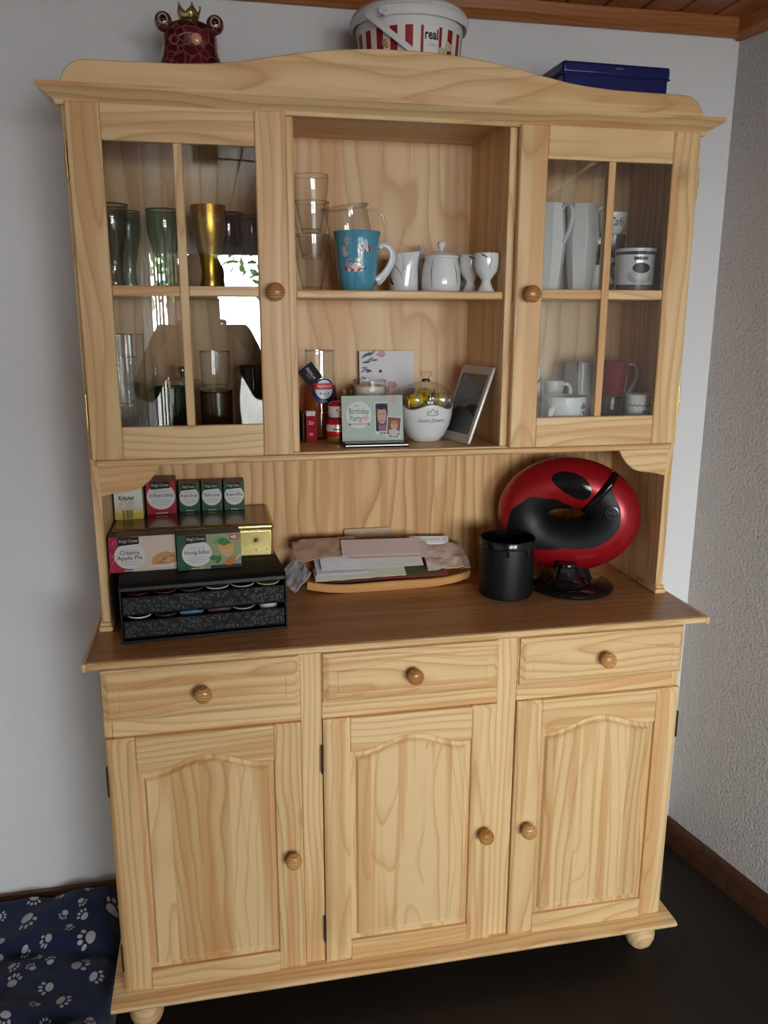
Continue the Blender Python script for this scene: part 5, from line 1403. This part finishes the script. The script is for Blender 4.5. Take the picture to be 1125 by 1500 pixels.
for s in (-1, 1):
    G().ell((s*.032, .108, 1.705), .012, .006, .007, 12, 8).build('eye', flat((.6, .58, .55), .2), person)
    G().ell((s*.094, .01, 1.69), .010, .018, .030, 12, 8).build('ear', flat((.50, .30, .22), .55), person)
G().tube([(0, .108, 1.705), (0, .124, 1.675), (0, .112, 1.665)], [.008, .012, .010], 10).build('nose', flat((.50, .30, .22), .55), person)
G().ell((0, .104, 1.632), .024, .007, .006, 14, 8).build('mouth', flat((.38, .14, .13), .5), person)
sp = T('smartphone', 'smartphone held up with both hands to take the photo', 'phone', (-.3978, -2.052, 1.470))
G().box(-.040, .040, -.004, .004, 0, .155).build('phone_body', 'gloss_black', sp, bevel=.004, seg=3)
# ceiling lamp canopy with its cable
la = T('ceiling_lamp_box', 'dark square lamp canopy on the plank ceiling behind the camera', 'lamp', (-.387, -2.60, 2.2105))
G().box(-.055, .055, -.055, .055, 0, .050).build('canopy', flat((.05, .045, .04), .5), la, bevel=.006)
G().tube([(.05, 0, .03), (.25, .02, .02), (.50, .05, .035), (.80, .08, .045)], .004, 8).build('cable', 'black', la)
# string curtain in front of the rear window
for nm, x0, x1, l in (('string_curtain', WIN[0]-.05, WIN[0]+.42, 'white string curtain on the left half of the rear window'), ('string_curtain', .18, 1.05, 'white string curtain gathered at the middle of the rear window')):
    c_ = T(nm, l, 'curtain', ((x0+x1)/2, YR+.09, .06))
    OFF[c_] = V((x0+x1)/2, YR+.09, .06)
    g = G(); x = x0
    while x < x1:
        yv = YR+.09+random.uniform(-.03, .03); w_ = random.uniform(.006, .016)
        g.box(x, x+w_, yv, yv+.002, .06, WIN[3]+.10); x += w_+random.uniform(.006, .026)
    g.build('strings', flat((.70, .68, .70), .8), c_, smooth=False)['kind'] = 'stuff'
    G().tube([(x0-.05, YR+.09, WIN[3]+.105), (x1+.05, YR+.09, WIN[3]+.105)], .010, 10).build('rod', 'white', c_)
# garden seen mirrored through the window
gd = G().box(-14, 16, -26, YR-.2, -.25, -.15).build('ground', flat((.22, .21, .19), .9), smooth=False); struct(gd)
def tree(label, x, y_, h, r, col):
    o = T('tree', label, 'tree', (x, y_, -.15), group='trees in the garden')
    G().tube([(0, 0, 0), (.05, .03, h*.35), (-.03, .05, h*.7)], [.14, .11, .06], 10).build('trunk', flat((.05, .035, .022), .9), o)
    g = G()
    for i in range(420):
        d = Vector((random.gauss(0, 1), random.gauss(0, 1), random.gauss(0, 1))).normalized()*r*random.uniform(.55, 1.)
        c = V(0, 0, h*.68)+V(d.x, d.y, d.z*1.15); a = Vector((random.gauss(0, 1), random.gauss(0, 1), random.gauss(0, 1))).normalized(); b = a.orthogonal().normalized()
        k = random.uniform(.07, .14)
        g.poly([c-a*k, c+b*k*.45, c+a*k, c-b*k*.45])
    o2 = g.build('foliage', flat(col, .7), o, smooth=False); o2['kind'] = 'stuff'
tree('tall pale green garden tree left of the house axis', -.9, -10.5, 4.6, 1.2, (.16, .26, .07))
tree('bushy green garden tree straight behind the window', 1.2, -12.0, 4.2, 1.3, (.10, .20, .05))
tree('dark green garden tree at the right of the window view', 4.2, -11.0, 5.0, 1.6, (.07, .15, .04))
for o in list(COL.objects):
    if o.get('label') == '': del o['label']
